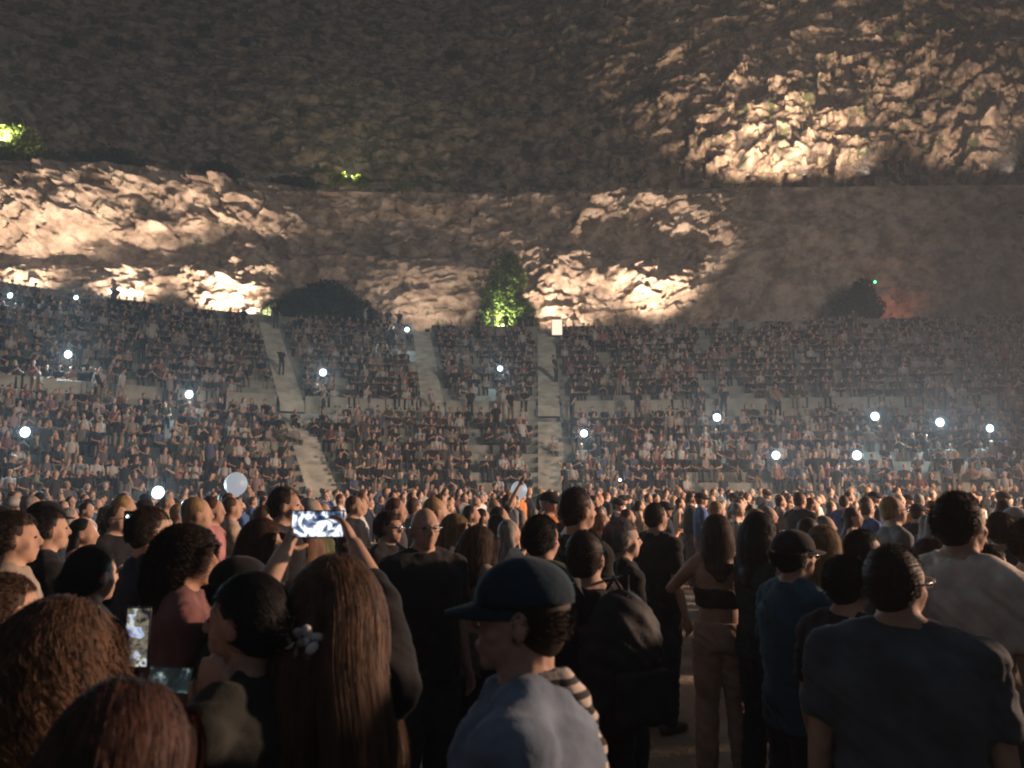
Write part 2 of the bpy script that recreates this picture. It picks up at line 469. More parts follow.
def wall_pt(px, off, z): 
    Y = cliff_y(px) + off
    k_ = (px - 512) / F
    for _ in range(3):
        w_ = Y * math.cos(PITCH) + (z - CAM_Z) * math.sin(PITCH); x = k_ * w_; Y = float(row_depth(x / Y, R_ROCK)) + off
    return Vector((x, Y, z))
# ------------------------------------------------------------------ floodlights
m_black = plain('black_metal', (.03, .03, .03), .5)
def floodlight(px, off, z, aim, watts, label, col=(1.0, .74, .48), size=110, glow=12, hz=0.0):
    """aim: (dx, dy, dz)"""
    x, Y, _ = wall_pt(px, 0, z)
    n_ = Vector((CX - x, CY - Y, 0)).normalized() if px < 560 else Vector((-math.sin(TH0), -math.cos(TH0), 0))
    if off < 0: x, Y, _ = Vector((x, Y, 0)) - n_ * off
    else: x, Y, _ = wall_pt(px, off, z)
    t_ = Vector((-n_.y, n_.x, 0)); t_ = t_ if t_.x > 0 else -t_
    aim = t_ * aim[0] - n_ * aim[1] + Vector((0, 0, aim[2]))
    e = empty('floodlight', (x, Y, z)); tag(e, label, 'floodlight', 'floodlights washing the quarry rock')
    d = Vector(aim).normalized(); M = d.to_track_quat('Z', 'Y').to_matrix()
    b = PB(); b.box((0, 0, .05), (.30, .22, .04)); b.box((-.19, 0, .18), (.02, .05, .28)); b.box((.19, 0, .18), (.02, .05, .28))
    b.build('bracket', m_black, e)
    b = PB(); b.box(Vector((0, 0, .28)), (.36, .28, .10), M=M); b.build('housing', m_black, e, bevel=.01)
    b = PB(); b.box(Vector((0, 0, .28)) + d * .056, (.32, .24, .008), M=M)
    b.build('lens', emit_mat('lit_lens', col, glow), e)
    s = spot('floodlight_beam', (x, Y, z + .28) + Vector(d * .09) if False else Vector((x, Y, z + .28)) + d * .09, Vector((x, Y, z + .28)) + d * 5, watts * 1.25, col, size, .7, .12)
    s.parent = e; s.location = Vector((0, 0, .28)) + d * .09
    return e
WARM = (1.0, .75, .56)
ZT = Z_TOP
floodlight(25, -3.3, ZT, (-.1, .55, 1), 270, 'floodlight under the far left of the bright rock wall', WARM, 105)
floodlight(120, -3.4, ZT, (0, .55, 1), 240, 'floodlight under the middle of the left rock wall', WARM, 105)
floodlight(215, -3.4, ZT, (0, .55, 1), 230, 'floodlight under the right part of the left rock wall', WARM, 105)
floodlight(262, -2.9, ZT, (-.3, .5, 1), 210, 'floodlight at the foot of the rock left of the round bush', WARM, 110)
floodlight(425, -3.6, ZT, (.0, .5, 1), 75, 'added faint fill light between the round bush and the tall tree', WARM, 130, 4)  # added dim fill, makes the bush stand out against the rock
floodlight(557, -3.0, ZT, (.2, .5, 1), 210, 'floodlight behind the lit box at the head of the central stairway', WARM, 115, 20)
floodlight(655, -3.5, ZT, (.0, .5, 1), 400, 'floodlight under the ribbed rock right of the central stairway', WARM, 90)
floodlight(498, -3.5, ZT, (.05, .5, 1), 150, 'floodlight below the tree in the middle of the cliff', (.88, .95, .55), 110)
floodlight(748, .7, ledge_z(748), (.1, .75, 1), 680, 'floodlight on the ledge under the left of the lit crag', WARM, 74)
floodlight(805, .7, ledge_z(805), (.0, .75, 1), 980, 'floodlight on the ledge under the middle of the lit crag', WARM, 74)
floodlight(868, .7, ledge_z(868), (.0, .75, 1), 760, 'floodlight on the ledge under the right of the lit crag', WARM, 70)
floodlight(1012, .7, ledge_z(1012), (.1, .7, 1), 700, 'floodlight on the ledge at the right edge of the cliff', WARM, 66)
floodlight(2, .2, ledge_z(2), (-.05, .6, 1), 230, 'floodlight under the lime green shrub on the left ledge', (1, .95, .6), 120, 4)
floodlight(350, .3, ledge_z(350), (.1, .6, 1), 130, 'small floodlight under the bright little shrub on the ledge', (1, .95, .5), 120, 4)
floodlight(893, -2.1, ZT, (.1, .6, 1), 6, 'dim orange floodlight beside the dark tree on the right', (1, .25, .10), 110, 4)
lb = empty('light_box', wall_pt(557, -6.2, ZT - .5)); tag(lb, 'small glowing white light box at the head of the central stairway', 'lamp')
b = PB(); b.box((0, .03, .55), (.86, .30, 1.30)); b.build('case', m_black, lb, bevel=.02)
b = PB(); b.box((0, -.13, .55), (.74, .02, 1.14)); b.build('lit_panel', emit_mat('warm_white_panel', (1, .82, .6), 1.3), lb)

# ------------------------------------------------------------------ trees and bushes
def leaf_mat(name, c1, c2):
    m = noise_mat(name, c1, c2, 2.0, .6, 0, spec=.3)
    nt = m.node_tree; b = nt.nodes['Principled BSDF']
    b.inputs['Subsurface Weight'].default_value = 0
    t = nt.nodes.new('ShaderNodeBsdfTranslucent'); t.inputs['Color'].default_value = (c2[0] * 1.3, c2[1] * 1.3, c2[2], 1)
    ms = nt.nodes.new('ShaderNodeMixShader'); ms.inputs[0].default_value = .3
    out = nt.nodes['Material Output']
    nt.links.new(b.outputs[0], ms.inputs[1]); nt.links.new(t.outputs[0], ms.inputs[2]); nt.links.new(ms.outputs[0], out.inputs['Surface'])
    return m
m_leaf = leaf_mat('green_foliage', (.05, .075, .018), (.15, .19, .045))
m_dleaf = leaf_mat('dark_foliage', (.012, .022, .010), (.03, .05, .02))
m_bark = noise_mat('rough_bark', (.05, .035, .025), (.11, .08, .055), 8, .95, .8, 20, .02)
def tree(name, base, blobs, n, leaf, mat, label, cat, seed, trunk=True, flat=1.0, group=None):
    e = empty(name, base); tag(e, label, cat, group)
    rg = np.random.default_rng(seed)
    P = []
    tot = sum(b[3] * b[4] * b[5] for b in blobs)
    for b in blobs:
        k = int(n * b[3] * b[4] * b[5] / tot)
        d = rg.normal(size=(k, 3)); d /= np.linalg.norm(d, axis=1)[:, None]
        r_ = rg.random(k) ** .45
        r_ *= .72 + .5 * fbm(d[:, 0] * 2.5 + seed, d[:, 2] * 2.5 + d[:, 1] * 2, seed, 3)
        P.append(np.array(b[:3]) + d * r_[:, None] * np.array(b[3:6]))
    P = np.concatenate(P); k = len(P)
    P = P[P[:, 2] > .02]; k = len(P)
    u = rg.normal(size=(k, 3)); u /= np.linalg.norm(u, axis=1)[:, None]
    w = np.cross(u, rg.normal(size=(k, 3))); w /= np.linalg.norm(w, axis=1)[:, None]
    s = leaf * (.6 + .8 * rg.random(k))[:, None]
    V = np.stack([P - u * s, P + w * s * .45, P + u * s, P - w * s * .45], 1).reshape(-1, 3)
    Fq = np.arange(k * 4).reshape(-1, 4)
    mesh_np('crown', V, Fq, mat, e)
    if trunk:
        b = PB(); top = max(b_[2] for b_ in blobs)
        b.tube([(0, 0, -.3), (.05, 0, top * .4), (0, .05, top)], [.16 * flat, .11 * flat, .04], 8)
        rr = random.Random(seed)
        for bl in blobs:
            b.tube([(0.03, 0, top * .3 * rr.random() + .1), tuple(Vector(bl[:3]) * .6 + Vector((0, 0, .1))), tuple(bl[:3])], [.06 * flat, .04 * flat, .015], 6)
        b.build('trunk', m_bark, e, smooth=True)
    return e
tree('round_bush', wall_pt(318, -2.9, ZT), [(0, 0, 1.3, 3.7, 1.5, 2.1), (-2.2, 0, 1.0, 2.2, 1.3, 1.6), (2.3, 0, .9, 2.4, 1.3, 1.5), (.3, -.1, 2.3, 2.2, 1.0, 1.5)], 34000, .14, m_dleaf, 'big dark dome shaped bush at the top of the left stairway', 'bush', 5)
tree('tall_tree', wall_pt(508, -2.0, ZT), [(0, 0, 4.9, 1.6, 1.2, 1.6), (-.5, 0, 3.4, 1.7, 1.3, 1.6), (.8, 0, 2.2, 1.5, 1.2, 1.4), (-1.0, 0, 1.6, 1.6, 1.2, 1.3), (1.4, -.1, 1.2, 1.1, .9, 1.0), (.1, 0, 6.2, 1.0, .8, 1.0)], 9000, .17, m_leaf, 'ragged tree against the cliff with its lower leaves lit lime green', 'tree', 6)
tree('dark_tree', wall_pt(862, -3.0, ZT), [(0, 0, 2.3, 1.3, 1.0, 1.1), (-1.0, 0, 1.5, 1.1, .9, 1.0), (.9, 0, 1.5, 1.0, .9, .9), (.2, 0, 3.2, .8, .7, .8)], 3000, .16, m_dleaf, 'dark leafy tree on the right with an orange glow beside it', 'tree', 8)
for (px, off, w, h, n, mt, lab, sd) in [
    (4, 1.5, 2.4, 2.0, 3600, m_leaf, 'bright lime green shrub lit on the ledge at the left edge', 21),
    (40, 2.0, 1.3, 1.0, 900, m_leaf, 'thin green shrub right of the brightest lime one', 22),
    (338, .9, .9, 1.1, 700, m_leaf, 'small green shrub on the ledge above the round bush', 23),
    (360, .8, .9, .9, 700, m_leaf, 'small bright shrub at the right end of the ledge pair', 24),
    (402, 1.2, .7, .5, 400, m_leaf, 'dim low shrub on the ledge left of the tall tree', 25),
    (215, 2.2, 2.2, 1.3, 3000, m_dleaf, 'wide dark shrub on the ledge over the left rock wall', 26),
    (110, 2.3, 2.6, 1.2, 3000, m_dleaf, 'long dark shrub on the ledge near the left edge', 27),
    (290, 2.3, 2.4, .9, 2400, m_dleaf, 'flat dark shrub on the ledge between left wall and bush', 28)]:
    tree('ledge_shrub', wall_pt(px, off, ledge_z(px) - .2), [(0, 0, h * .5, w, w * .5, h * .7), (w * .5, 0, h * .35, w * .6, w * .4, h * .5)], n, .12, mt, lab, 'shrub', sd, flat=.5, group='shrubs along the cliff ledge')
def hill_pt(px, py):
    k, j = np.unravel_index(int(np.argmin((PXH - px) ** 2 + (PYH - py) ** 2)), PXH.shape)
    return Vector((Xh[k, j], Yh[k, j], Zh[k, j]))
for (px, py, w, lab, sd) in [(70, 44, 1.0, 'small dark shrub high on the slope at upper left', 31), (116, 42, 1.3, 'rounder dark shrub beside the small one at upper left', 32),
                             (205, 30, 1.0, 'dark shrub alone on the upper slope left of centre', 33), (455, 60, 1.5, 'dark shrub on the upper slope near the centre', 34),
                             (590, 30, 1.6, 'dark shrub high above the central tree', 35), (940, 40, 1.6, 'dark shrub above the lit crag at upper right', 36), (650, 95, 1.4, 'dark shrub left of the lit crag', 37)]:
    tree('slope_shrub', hill_pt(px, py) + Vector((0, -.2, 0)), [(0, 0, w * .4, w, w * .7, w * .6)], 700, .13, m_dleaf, lab, 'shrub', sd, flat=.5, group='shrubs dotted over the upper slope')

SLOPE = [('over the far left of the slope', 0, 170), ('over the left half of the slope', 170, 340), ('above the middle ledge', 340, 500), ('above the tall tree', 500, 640), ('around the lit crag', 640, 900), ('at the far right of the slope', 900, 1024)]
_rb = random.Random(3); _src = None
_cnt = {}
for n_ in range(38):
    px = _rb.uniform(0, 1024); py = _rb.uniform(2, 150 if px < 640 else 90)
    zn, _, _ = next(q for q in SLOPE if q[1] <= px <= q[2])
    p = hill_pt(px, py) + Vector((0, .1, 0)); big = px < 100
    if _src is None:
        _src = tree('scrub_bush', p, [(0, 0, .3, .8, .5, .5), (.5, 0, .2, .5, .4, .35)], 500, .12, m_dleaf, 'x', 'shrub', 71, flat=.3, group='low scrub on the upper slope'); e = _src
    else:
        e = _src.copy(); COL.objects.link(e)
        for ch in _src.children:
            c = ch.copy(); COL.objects.link(c); c.parent = e
    e.location = p; q = _rb.uniform(.45, 1.25); e.scale = (q * _rb.uniform(.8, 1.5), q, q * _rb.uniform(.7, 1.1)); e.rotation_euler = (0, 0, _rb.uniform(-1, 1))
    _cnt.setdefault(zn, []).append((px, e))
for zn, l_ in _cnt.items():
    l_.sort(key=lambda t: t[0])
    for i_, (px, e) in enumerate(l_):
        e['label'] = '%s low dark scrub bush %s' % (['leftmost', 'second from left', 'third from left', 'fourth from left', 'fifth from left', 'sixth from left', 'seventh from left', 'eighth from left', 'ninth from left', 'tenth from left', 'eleventh from left', 'twelfth from left', 'thirteenth from left', 'fourteenth from left'][min(i_, 13)], zn)

# ------------------------------------------------------------------ people
def ik(sh, wr, l1, l2, pole):
    sh = Vector(sh); wr = Vector(wr); d = wr - sh; L = d.length
    if L > (l1 + l2) * .99: d = d * ((l1 + l2) * .99 / L); wr = sh + d; L = d.length
    a = (l1 * l1 - l2 * l2 + L * L) / (2 * L); h = math.sqrt(max(0, l1 * l1 - a * a))
    n = d.normalized(); p = Vector(pole); p = p - n * p.dot(n)
    if p.length < 1e-4: p = Vector((0, -1, 0))
    p.normalize()
    return sh + n * a + p * h, wr
def add_hand(b, wr, d, n, side, s, curl=.5):
    """palm along d, n = palm normal (towards the inside of the grip)"""
    d = Vector(d).normalized(); n = Vector(n); n = (n - d * n.dot(d)).normalized(); w = d.cross(n) * side
    M = Matrix((w, n, d)).transposed()
    b.ell(wr + d * .045 * s, (.042 * s, .017 * s, .056 * s), 10, 7, M)
    for k, (o, L) in enumerate(((-.030, .070), (-.010, .080), (.011, .074), (.030, .058))):
        p = wr + d * .085 * s + w * o * s; pts = [p - d * .03 * s, p]; a = 0
        for j in range(3):
            a += curl * (.55 + .1 * k)
            p = p + (d * math.cos(a) + n * math.sin(a)) * L * s * (.42, .32, .26)[j]; pts.append(p)
        b.tube(pts, [.0095 * s, .0095 * s, .009 * s, .008 * s, .007 * s], 8)
    p0 = wr + d * .02 * s - w * .025 * s; p1 = p0 + (-w * .8 + d * .6 + n * .3).normalized() * .045 * s; p2 = p1 + (-w * .2 + d * .8 + n * .6).normalized() * .035 * s
    b.tube([p0, p1, p2], [.013 * s, .011 * s, .009 * s], 8)

def strands(style, hc, Mh, s, seed, n, width=.0022, length=.45, capped=False):
    """vectorised hair: strands that leave the scalp and drape over head, neck and shoulders (local coordinates)"""
    rg = np.random.default_rng(seed)
    d = rg.normal(size=(n * 3, 3)); d /= np.linalg.norm(d, axis=1)[:, None]
    keep = ~((d[:, 1] > .25) & (d[:, 2] < .42)) & (d[:, 2] > -.55)
    if capped: keep &= (d[:, 2] < .05)
    d = d[keep][:n]; n = len(d)
    r0 = np.array([.080, .099, .104]) * s; c = np.array([0, -.012 * s, .012 * s])
    Mi = np.array(Mh)
    P = c + d * r0
    def w2(P): return np.array(hc) + P @ Mi.T
    segs = {'long': 16, 'curly': 16, 'short': 4, 'bun': 7}[style]
    L = length * (.75 + .4 * rg.random(n))
    step = (L / segs)[:, None]
    pts = [w2(P)]
    v = d.copy(); v[:, 2] += .2
    if style == 'short':
        v = d * .38 + np.array([.0, -.75, -.25]) + rg.normal(size=d.shape) * .25
    if style == 'bun':
        v = np.array([0, -1.2, -.1]) + rg.normal(size=d.shape) * .15
    G = np.array([0, 0, -1.0])
    ph = rg.random(n) * 6.28; fr = 22 + 16 * rg.random(n)
    Q = P.copy()
    tj = rg.normal(size=(n, 3)) * .016 * s
    side = np.sign(P[:, 0] + rg.normal(size=n) * .01)
    for k in range(segs):
        if style in ('long', 'curly'):
            t = k / segs
            g = np.zeros_like(v); g[:, 2] = -1; g[:, 0] = side * .18 * (1 - t); g[:, 1] = -.35 * (1 - t)
            v = v * .55 + g * .6
        if style == 'bun':
            tgt = np.array([0, -.112, -.035]) * s + tj
            v = tgt - Q
            near = np.linalg.norm(v, axis=1) < .02 * s
            v[near] = rg.normal(size=(int(near.sum()), 3))
        v = v / (np.linalg.norm(v, axis=1)[:, None] + 1e-9)
        Q = Q + v * step
        # stay outside the head and the neck/shoulders
        rr = r0 * (1.05 if style != 'bun' else 1.03) + (rg.random(n) * (.014 if style in ('long', 'curly') else .004) * s)[:, None]
        e = (Q - c) / rr; l = np.linalg.norm(e, axis=1); m = l < 1
        Q[m] = c + (e[m] / l[m][:, None]) * rr[m]
        if style in ('long', 'curly'):
            # back and shoulders as an ellipsoid
            cc = np.array([0, -.0, -.46 * s]); re = np.array([.215, .135, .29]) * s * 1.0
            e = (Q - cc) / re; l = np.linalg.norm(e, axis=1); m = l < 1
            Q[m] = cc + (e[m] / l[m][:, None]) * re
            # keep the face clear
            m = (Q[:, 1] > .03 * s) & (Q[:, 2] < .05 * s) & (Q[:, 2] > -.14 * s) & (abs(Q[:, 0]) < .075 * s)
            Q[m, 0] = np.sign(Q[m, 0]) * .078 * s
        O = Q.copy()
        if style == 'curly':
            amp = .011 * s * min(1, k / 3)
            O[:, 0] += np.cos(ph + fr * k * .07) * amp * (1 + rg.random(n)); O[:, 1] += np.sin(ph + fr * k * .07) * amp * (1 + rg.random(n))
        elif style == 'long':
            O[:, 0] += .006 * s * np.sin(ph * .2 + k * .7)
        pts.append(w2(O))
    pts = np.stack(pts, 1)                     # n, segs+1, 3
    K = pts.shape[1]
    tg = np.gradient(pts, axis=1); tg /= np.linalg.norm(tg, axis=2)[..., None] + 1e-9
    ax = np.array(hc)[None, None, :] + np.stack([np.zeros(pts.shape[:2]), np.full(pts.shape[:2], -.01), np.minimum(pts[:, :, 2] - hc[2], 0)], -1)
    rv = pts - ax; rv /= np.linalg.norm(rv, axis=2)[..., None] + 1e-9; rv = rv + rg.normal(size=(n, 1, 3)) * .28; sd = np.cross(tg, rv); sd /= np.linalg.norm(sd, axis=2)[..., None] + 1e-9
    w = width * np.linspace(1, .35, K)[None, :, None]
    A = pts - sd * w; B = pts + sd * w
    V = np.stack([A, B], 2).reshape(-1, 3)
    base = (np.arange(n) * K * 2)[:, None] + (np.arange(K - 1) * 2)[None, :]
    base = base.ravel()
    return V, np.stack([base, base + 1, base + 3, base + 2], 1)

SKINS = [(.50, .31, .22), (.42, .25, .17), (.56, .37, .27)]
HAIRC = {'black': (.010, .008, .007), 'dark brown': (.028, .016, .010), 'brown': (.07, .038, .02), 'light brown': (.115, .062, .035), 'blonde': (.26, .17, .08), 'reddish': (.075, .032, .02), 'grey': (.22, .21, .20)}

def make_person(name='person', H=1.75, g=1.0, female=False, style='short', hair='dark brown', head_yaw=0, head_pitch=0,
                arms=(None, None), curl=.5, top=(.02, .02, .022), sleeve='short', legs=(.02, .025, .035), shorts=False, crop=False,
                skin=0, voxel=.011, cap=None, glasses=False, seed=0, fine=True, poles=(None, None), hlen=.45, shoes=True, nstr=None, hand_n=None, stance=.10, lean=0.0, capfwd=None, backpack=False):
    s = H / 1.75; e = empty(name)
    sh_w = (.165 if female else .185) * (.75 + .25 * g); S = lambda v: v * s
    hip = (.165 if female else .155) * (.5 + .5 * g); gg = g
    def P3(x, y, z): return Vector((x * s, (y + lean * z) * s, z * s))
    def torso(b, pad, z0, z1, loose):
        rg = [(.84, .150, .105), (.93, .168 if female else .160, .118), (1.03, .15, .108), (1.13, .138 if female else .148, .102), (1.25, .155 if female else .165, .112), (1.36, .160 if female else .180, .112), (1.42, .145 if female else .160, .092), (1.455, .108, .078), (1.485, .075, .066), (1.505, .066, .062)]
        out = []
        for z, rx, ry in rg:
            if z < z0 - 1e-6 or z > z1 + 1e-6: continue
            ge = gg if z < 1.43 else 1 + (gg - 1) * .25; rx_ = rx * (.35 + .65 * ge); ry_ = ry * (.15 + .85 * ge)
            if loose and z < 1.3: rx_ = max(rx_, .158 * (.35 + .65 * gg)); ry_ = max(ry_, .112 * gg)
            out.append((z * s, (lean * z) * s - .004, (rx_ + pad) * s, (ry_ + pad) * s))
        b.loft(out, 22)
    hipL = [P3(-.085, 0, .90), P3(.085, 0, .90)]
    knee = [P3(-stance - .0, .02, .49), P3(stance + .0, .02, .49)]
    ank = [P3(-stance - .02, -.02, .085), P3(stance + .02, -.02, .085)]
    shd = [P3(-sh_w, 0, 1.415), P3(sh_w, 0, 1.415)]
    elb = []; wri = []; hd = []
    for i in (0, 1):
        sd = -1 if i == 0 else 1
        t = arms[i]
        if t is None:
            w_ = P3(sd * (sh_w + .07), .06, .86)
            pole = (sd * .4, -1, 0)
        else:
            w_ = Vector(t); pole = poles[i] or (sd * 1.0, -.2, -.8)
        el, w_ = ik(shd[i], w_, .29 * s, .26 * s, pole)
        elb.append(el); wri.append(w_); hd.append((w_ - el).normalized())
    hc = P3(0, .012, 1.635)
    Mh = Matrix.Rotation(R(-head_yaw), 3, 'Z') @ Matrix.Rotation(R(head_pitch), 3, 'X')
    def HP(x, y, z): return hc + Mh @ Vector((x * s, y * s, z * s))
    # --- body
    b = PB()
    torso(b, 0, .84, 1.52, False)
    for sd in (-1, 1): b.tube([P3(sd * .03, -.015, 1.505), P3(sd * .10, -.008, 1.462), P3(sd * (sh_w - .01), 0, 1.425)], [.050 * s, .050 * s, .050 * s], 10)
    if female:
        for sd in (-1, 1): b.ell(P3(sd * .07, .085, 1.27), (.062 * s, .055 * s, .06 * s))
    b.tube([P3(0, -.012, 1.43), P3(0, .0, 1.50), hc + Mh @ Vector((0, -.015 * s, -.05 * s))], [.070 * s * (.6 + .4 * gg), (.052 if female else .062) * s, (.050 if female else .059) * s], 12)
    for i in (0, 1):
        b.tube([hipL[i], (hipL[i] + knee[i]) / 2 + Vector((0, .01, 0)), knee[i], knee[i] * .55 + ank[i] * .45 + Vector((0, -.02, 0)), ank[i]], [.085 * s * gg, .074 * s, .052 * s, .052 * s, .036 * s], 12)
        b.tube([ank[i] + Vector((0, -.02, -.04)), ank[i] + Vector((0, .12 * s, -.055 * s))], [.036 * s, .03 * s], 8)
        b.tube([shd[i] + Vector((0, 0, -.005)), (shd[i] * .5 + elb[i] * .5), elb[i]], [.054 * s * (.5 + .5 * gg), .046 * s * (.5 + .5 * gg), .038 * s], 12)
        b.tube([elb[i], elb[i] * .6 + wri[i] * .4, wri[i]], [.038 * s, .037 * s, .025 * s], 12)
        sd = -1 if i == 0 else 1
        nn = (hand_n[i] if hand_n and hand_n[i] is not None else (-sd, .2, 0))
        add_hand(b, wri[i], hd[i], nn, sd, s, curl)
    b.ell(HP(0, -.008, .012), (.074 * s, .093 * s, .098 * s), 20, 14, Mh)
    b.ell(HP(0, .030, -.045), (.058 * s, .060 * s, .064 * s), 16, 10, Mh)
    b.ell(HP(0, .068, -.090), (.026 * s, .022 * s, .020 * s), 10, 7, Mh)
    b.tube([HP(0, .083, .018), HP(0, .104, -.012), HP(0, .106, -.022)], [.008 * s, .011 * s, .013 * s], 8)
    for sd in (-1, 1):
        b.ell(HP(sd * .011, .095, -.026), (.009 * s, .010 * s, .007 * s), 8, 6, Mh)
        b.ell(HP(sd * .078, -.006, -.010), (.009 * s, .020 * s, .032 * s), 10, 7, Mh)
        b.ell(HP(sd * .030, .072, .005), (.017 * s, .012 * s, .010 * s), 8, 6, Mh)
        b.tube([HP(sd * .012, .083, .026), HP(sd * .045, .066, .026)], [.009 * s, .007 * s], 8)
        b.ell(HP(sd * .042, .052, -.030), (.022 * s, .022 * s, .022 * s), 8, 6, Mh)
    b.tube([HP(-.022, .084, -.058), HP(0, .093, -.055), HP(.022, .084, -.058)], [.005 * s, .008 * s, .005 * s], 8)
    b.tube([HP(-.018, .082, -.067), HP(0, .090, -.068), HP(.018, .082, -.067)], [.005 * s, .008 * s, .005 * s], 8)
    body = b.build('body', skinm(SKINS[skin]), e, voxel=voxel, iters=2)
    if fine:
        for sd in (-1, 1):
            b = PB(); b.ell(HP(sd * .031, .080, .004), (.011 * s, .006 * s, .007 * s), 8, 6, Mh); b.build('eye', plain('eye', (.05, .04, .035), .2), e, smooth=True)
    # --- shirt
    b = PB(); pad = .016
    torso(b, pad, 1.13 if crop else .84, 1.26 if crop else (1.46 if sleeve == 'none' else 1.506), not female)
    if not crop and sleeve != 'none':
        for sd in (-1, 1): b.tube([P3(sd * .045, -.012, 1.487), P3(sd * .10, -.008, 1.462), P3(sd * (sh_w - .01), 0, 1.425)], [.050 * s, .064 * s, .066 * s], 10)
    if female:
        for sd in (-1, 1): b.ell(P3(sd * .07, .085, 1.27), (.074 * s, .067 * s, .072 * s))
    for i in (0, 1):
        if crop: continue
        if sleeve == 'none': b.ell(shd[i], (.05 * s, .05 * s, .06 * s)); continue
        if sleeve == 'short':
            q = shd[i] + (elb[i] - shd[i]) * .72
            b.tube([shd[i] + (Vector((0, 0, 1.415 * s)) - shd[i]) * .12, shd[i], q], [.066 * s, .070 * s * (.6 + .4 * gg), .064 * s * (.6 + .4 * gg)], 14, flat=True)
            b.ell(shd[i], ((.045 + .030 * gg) * s, (.045 + .030 * gg) * s, (.042 + .028 * gg) * s))
        else:
            fr = .95 if sleeve == 'long' else .35
            q = elb[i] + (wri[i] - elb[i]) * fr
            b.tube([shd[i], shd[i] * .5 + elb[i] * .5, elb[i], q], [.070 * s, .062 * s, .052 * s, .042 * s], 14)
            b.ell(shd[i], ((.045 + .030 * gg) * s, (.045 + .030 * gg) * s, (.042 + .028 * gg) * s))
    b.build('shirt', cloth(top), e, voxel=max(voxel, .012), iters=3, wrinkle=.0065 if fine else .004, wseed=seed * 3.7)
    if fine and not crop and sleeve != 'none':
        b = PB(); ring = [P3(.074 * math.cos(t), .004 + .074 * math.sin(t), 1.492 - .014 * math.sin(t)) for t in np.linspace(0, 2 * math.pi, 19)]
        b.tube(ring, [.0085 * s] * 19, 7); b.build('collar', cloth(tuple(v * .8 for v in top)), e, smooth=True)
    # --- trousers
    b = PB()
    torso(b, .014, .84, 1.03, False)
    for i in (0, 1):
        if shorts:
            b.tube([hipL[i], (hipL[i] + knee[i]) / 2, knee[i]], [.10 * s * gg, .092 * s * gg, .085 * s], 14, flat=True)
        else:
            b.tube([hipL[i], (hipL[i] + knee[i]) / 2, knee[i], ank[i] + Vector((0, 0, -.02))], [.104 * s * gg, .096 * s * gg, .080 * s, .072 * s], 14, flat=True)
    b.build('trousers', cloth(legs), e, voxel=max(voxel, .014), iters=3, wrinkle=.006, wseed=seed * 1.3 + 5)
    if shoes:
        for i in (0, 1):
            b = PB(); a = ank[i]
            b.tube([Vector((a.x, a.y - .05 * s, .045 * s)), Vector((a.x, a.y + .05 * s, .045 * s)), Vector((a.x, a.y + .16 * s, .032 * s))], [.044 * s, .046 * s, .032 * s], 10, sx=1.1)
            b.build('shoe', plain('shoe_leather', (.06, .055, .05), .6), e, voxel=.012, iters=1)
    # --- hair
    hcol = hairm(HAIRC[hair])
    if style != 'bald':
        b = PB()
        k = .985 if style == 'shaved' else .98
        b.ell(HP(0, -.022, .022), (.082 * s * (k + .02), .094 * s * k, .097 * s * (k + .02)), 18, 12, Mh)
        b.ell(HP(0, -.040, -.020), (.074 * s * k, .066 * s * k, .074 * s), 14, 9, Mh)
        if style in ('long', 'curly'):
            f = 1.25 if style == 'curly' else 1.0
            b.tube([HP(0, -.045, .0), HP(0, -.065, -.12), hc + Vector((0, -.115 * s, -.26 * s)), hc + Vector((0, -.135 * s, -(.20 + hlen * .55) * s))], [.078 * s * f, .080 * s * f, .085 * s * f, .05 * s], 14, sx=.55, up=(0, 1, 0))
            for sd in (-1, 1):
                b.tube([HP(sd * .05, -.03, .02), HP(sd * .072, -.03, -.10), hc + Vector((sd * .075 * s, -.09 * s, -.24 * s))], [.035 * s * f, .030 * s * f, .03 * s], 8)
        if style == 'bun':
            b.ell(HP(0, -.118, -.035), (.042 * s, .036 * s, .04 * s), 12, 9, Mh)
        ho = b.build('hair', hcol, e, voxel=.010 if fine else .014, iters=3, wrinkle=.003, wseed=seed)
        if fine:
            stl = {'shaved': 'short'}.get(style, style)
            cnt = nstr or {'long': 9000, 'curly': 9000, 'short': 5600, 'bun': 5000}[stl]
            if style == 'shaved': cnt = 2200
            ln = {'long': hlen, 'curly': hlen * .95, 'short': .020, 'bun': .17}[stl] * s
            if style == 'shaved': ln = .008
            V, Fq = strands(stl, hc, Mh, s, seed + 3, cnt, .0007 if stl in ('long', 'bun') else .0009, ln, capped=bool(cap))
            mesh_np('strands', V, Fq, hcol, ho, smooth=True)
    if cap:
        ccol = cloth(cap); b = PB()
        rings = []
        for a in range(0, 86, 10):
            rings.append((0, 0, 0, 0, a))
        V = []; Fs = []; seg = 22; m = 0
        for a in list(range(-6, 86, 9)) + [88]:
            for j in range(seg):
                t = 2 * math.pi * j / seg
                V.append(HP(.090 * math.cos(R(a)) * math.cos(t), -.012 + .110 * math.cos(R(a)) * math.sin(t), .038 + .088 * math.sin(R(a)))); 
            m += 1
        for a in list(range(80, -7, -20)):
            for j in range(seg):
                t = 2 * math.pi * j / seg
                V.append(HP(.084 * math.cos(R(a)) * math.cos(t), -.012 + .103 * math.cos(R(a)) * math.sin(t), .032 + .082 * math.sin(R(a))))
            m += 1
        for i in range(m - 1):
            for j in range(seg):
                kk = (j + 1) % seg; Fs.append((i * seg + j, i * seg + kk, (i + 1) * seg + kk, (i + 1) * seg + j))
        for j in range(seg):
            kk = (j + 1) % seg; Fs.append(((m - 1) * seg + j, (m - 1) * seg + kk, kk, j))
        b.add(V, Fs); co = b.build('cap', ccol, e, smooth=True)
        b = PB(); V = []; nn = 13
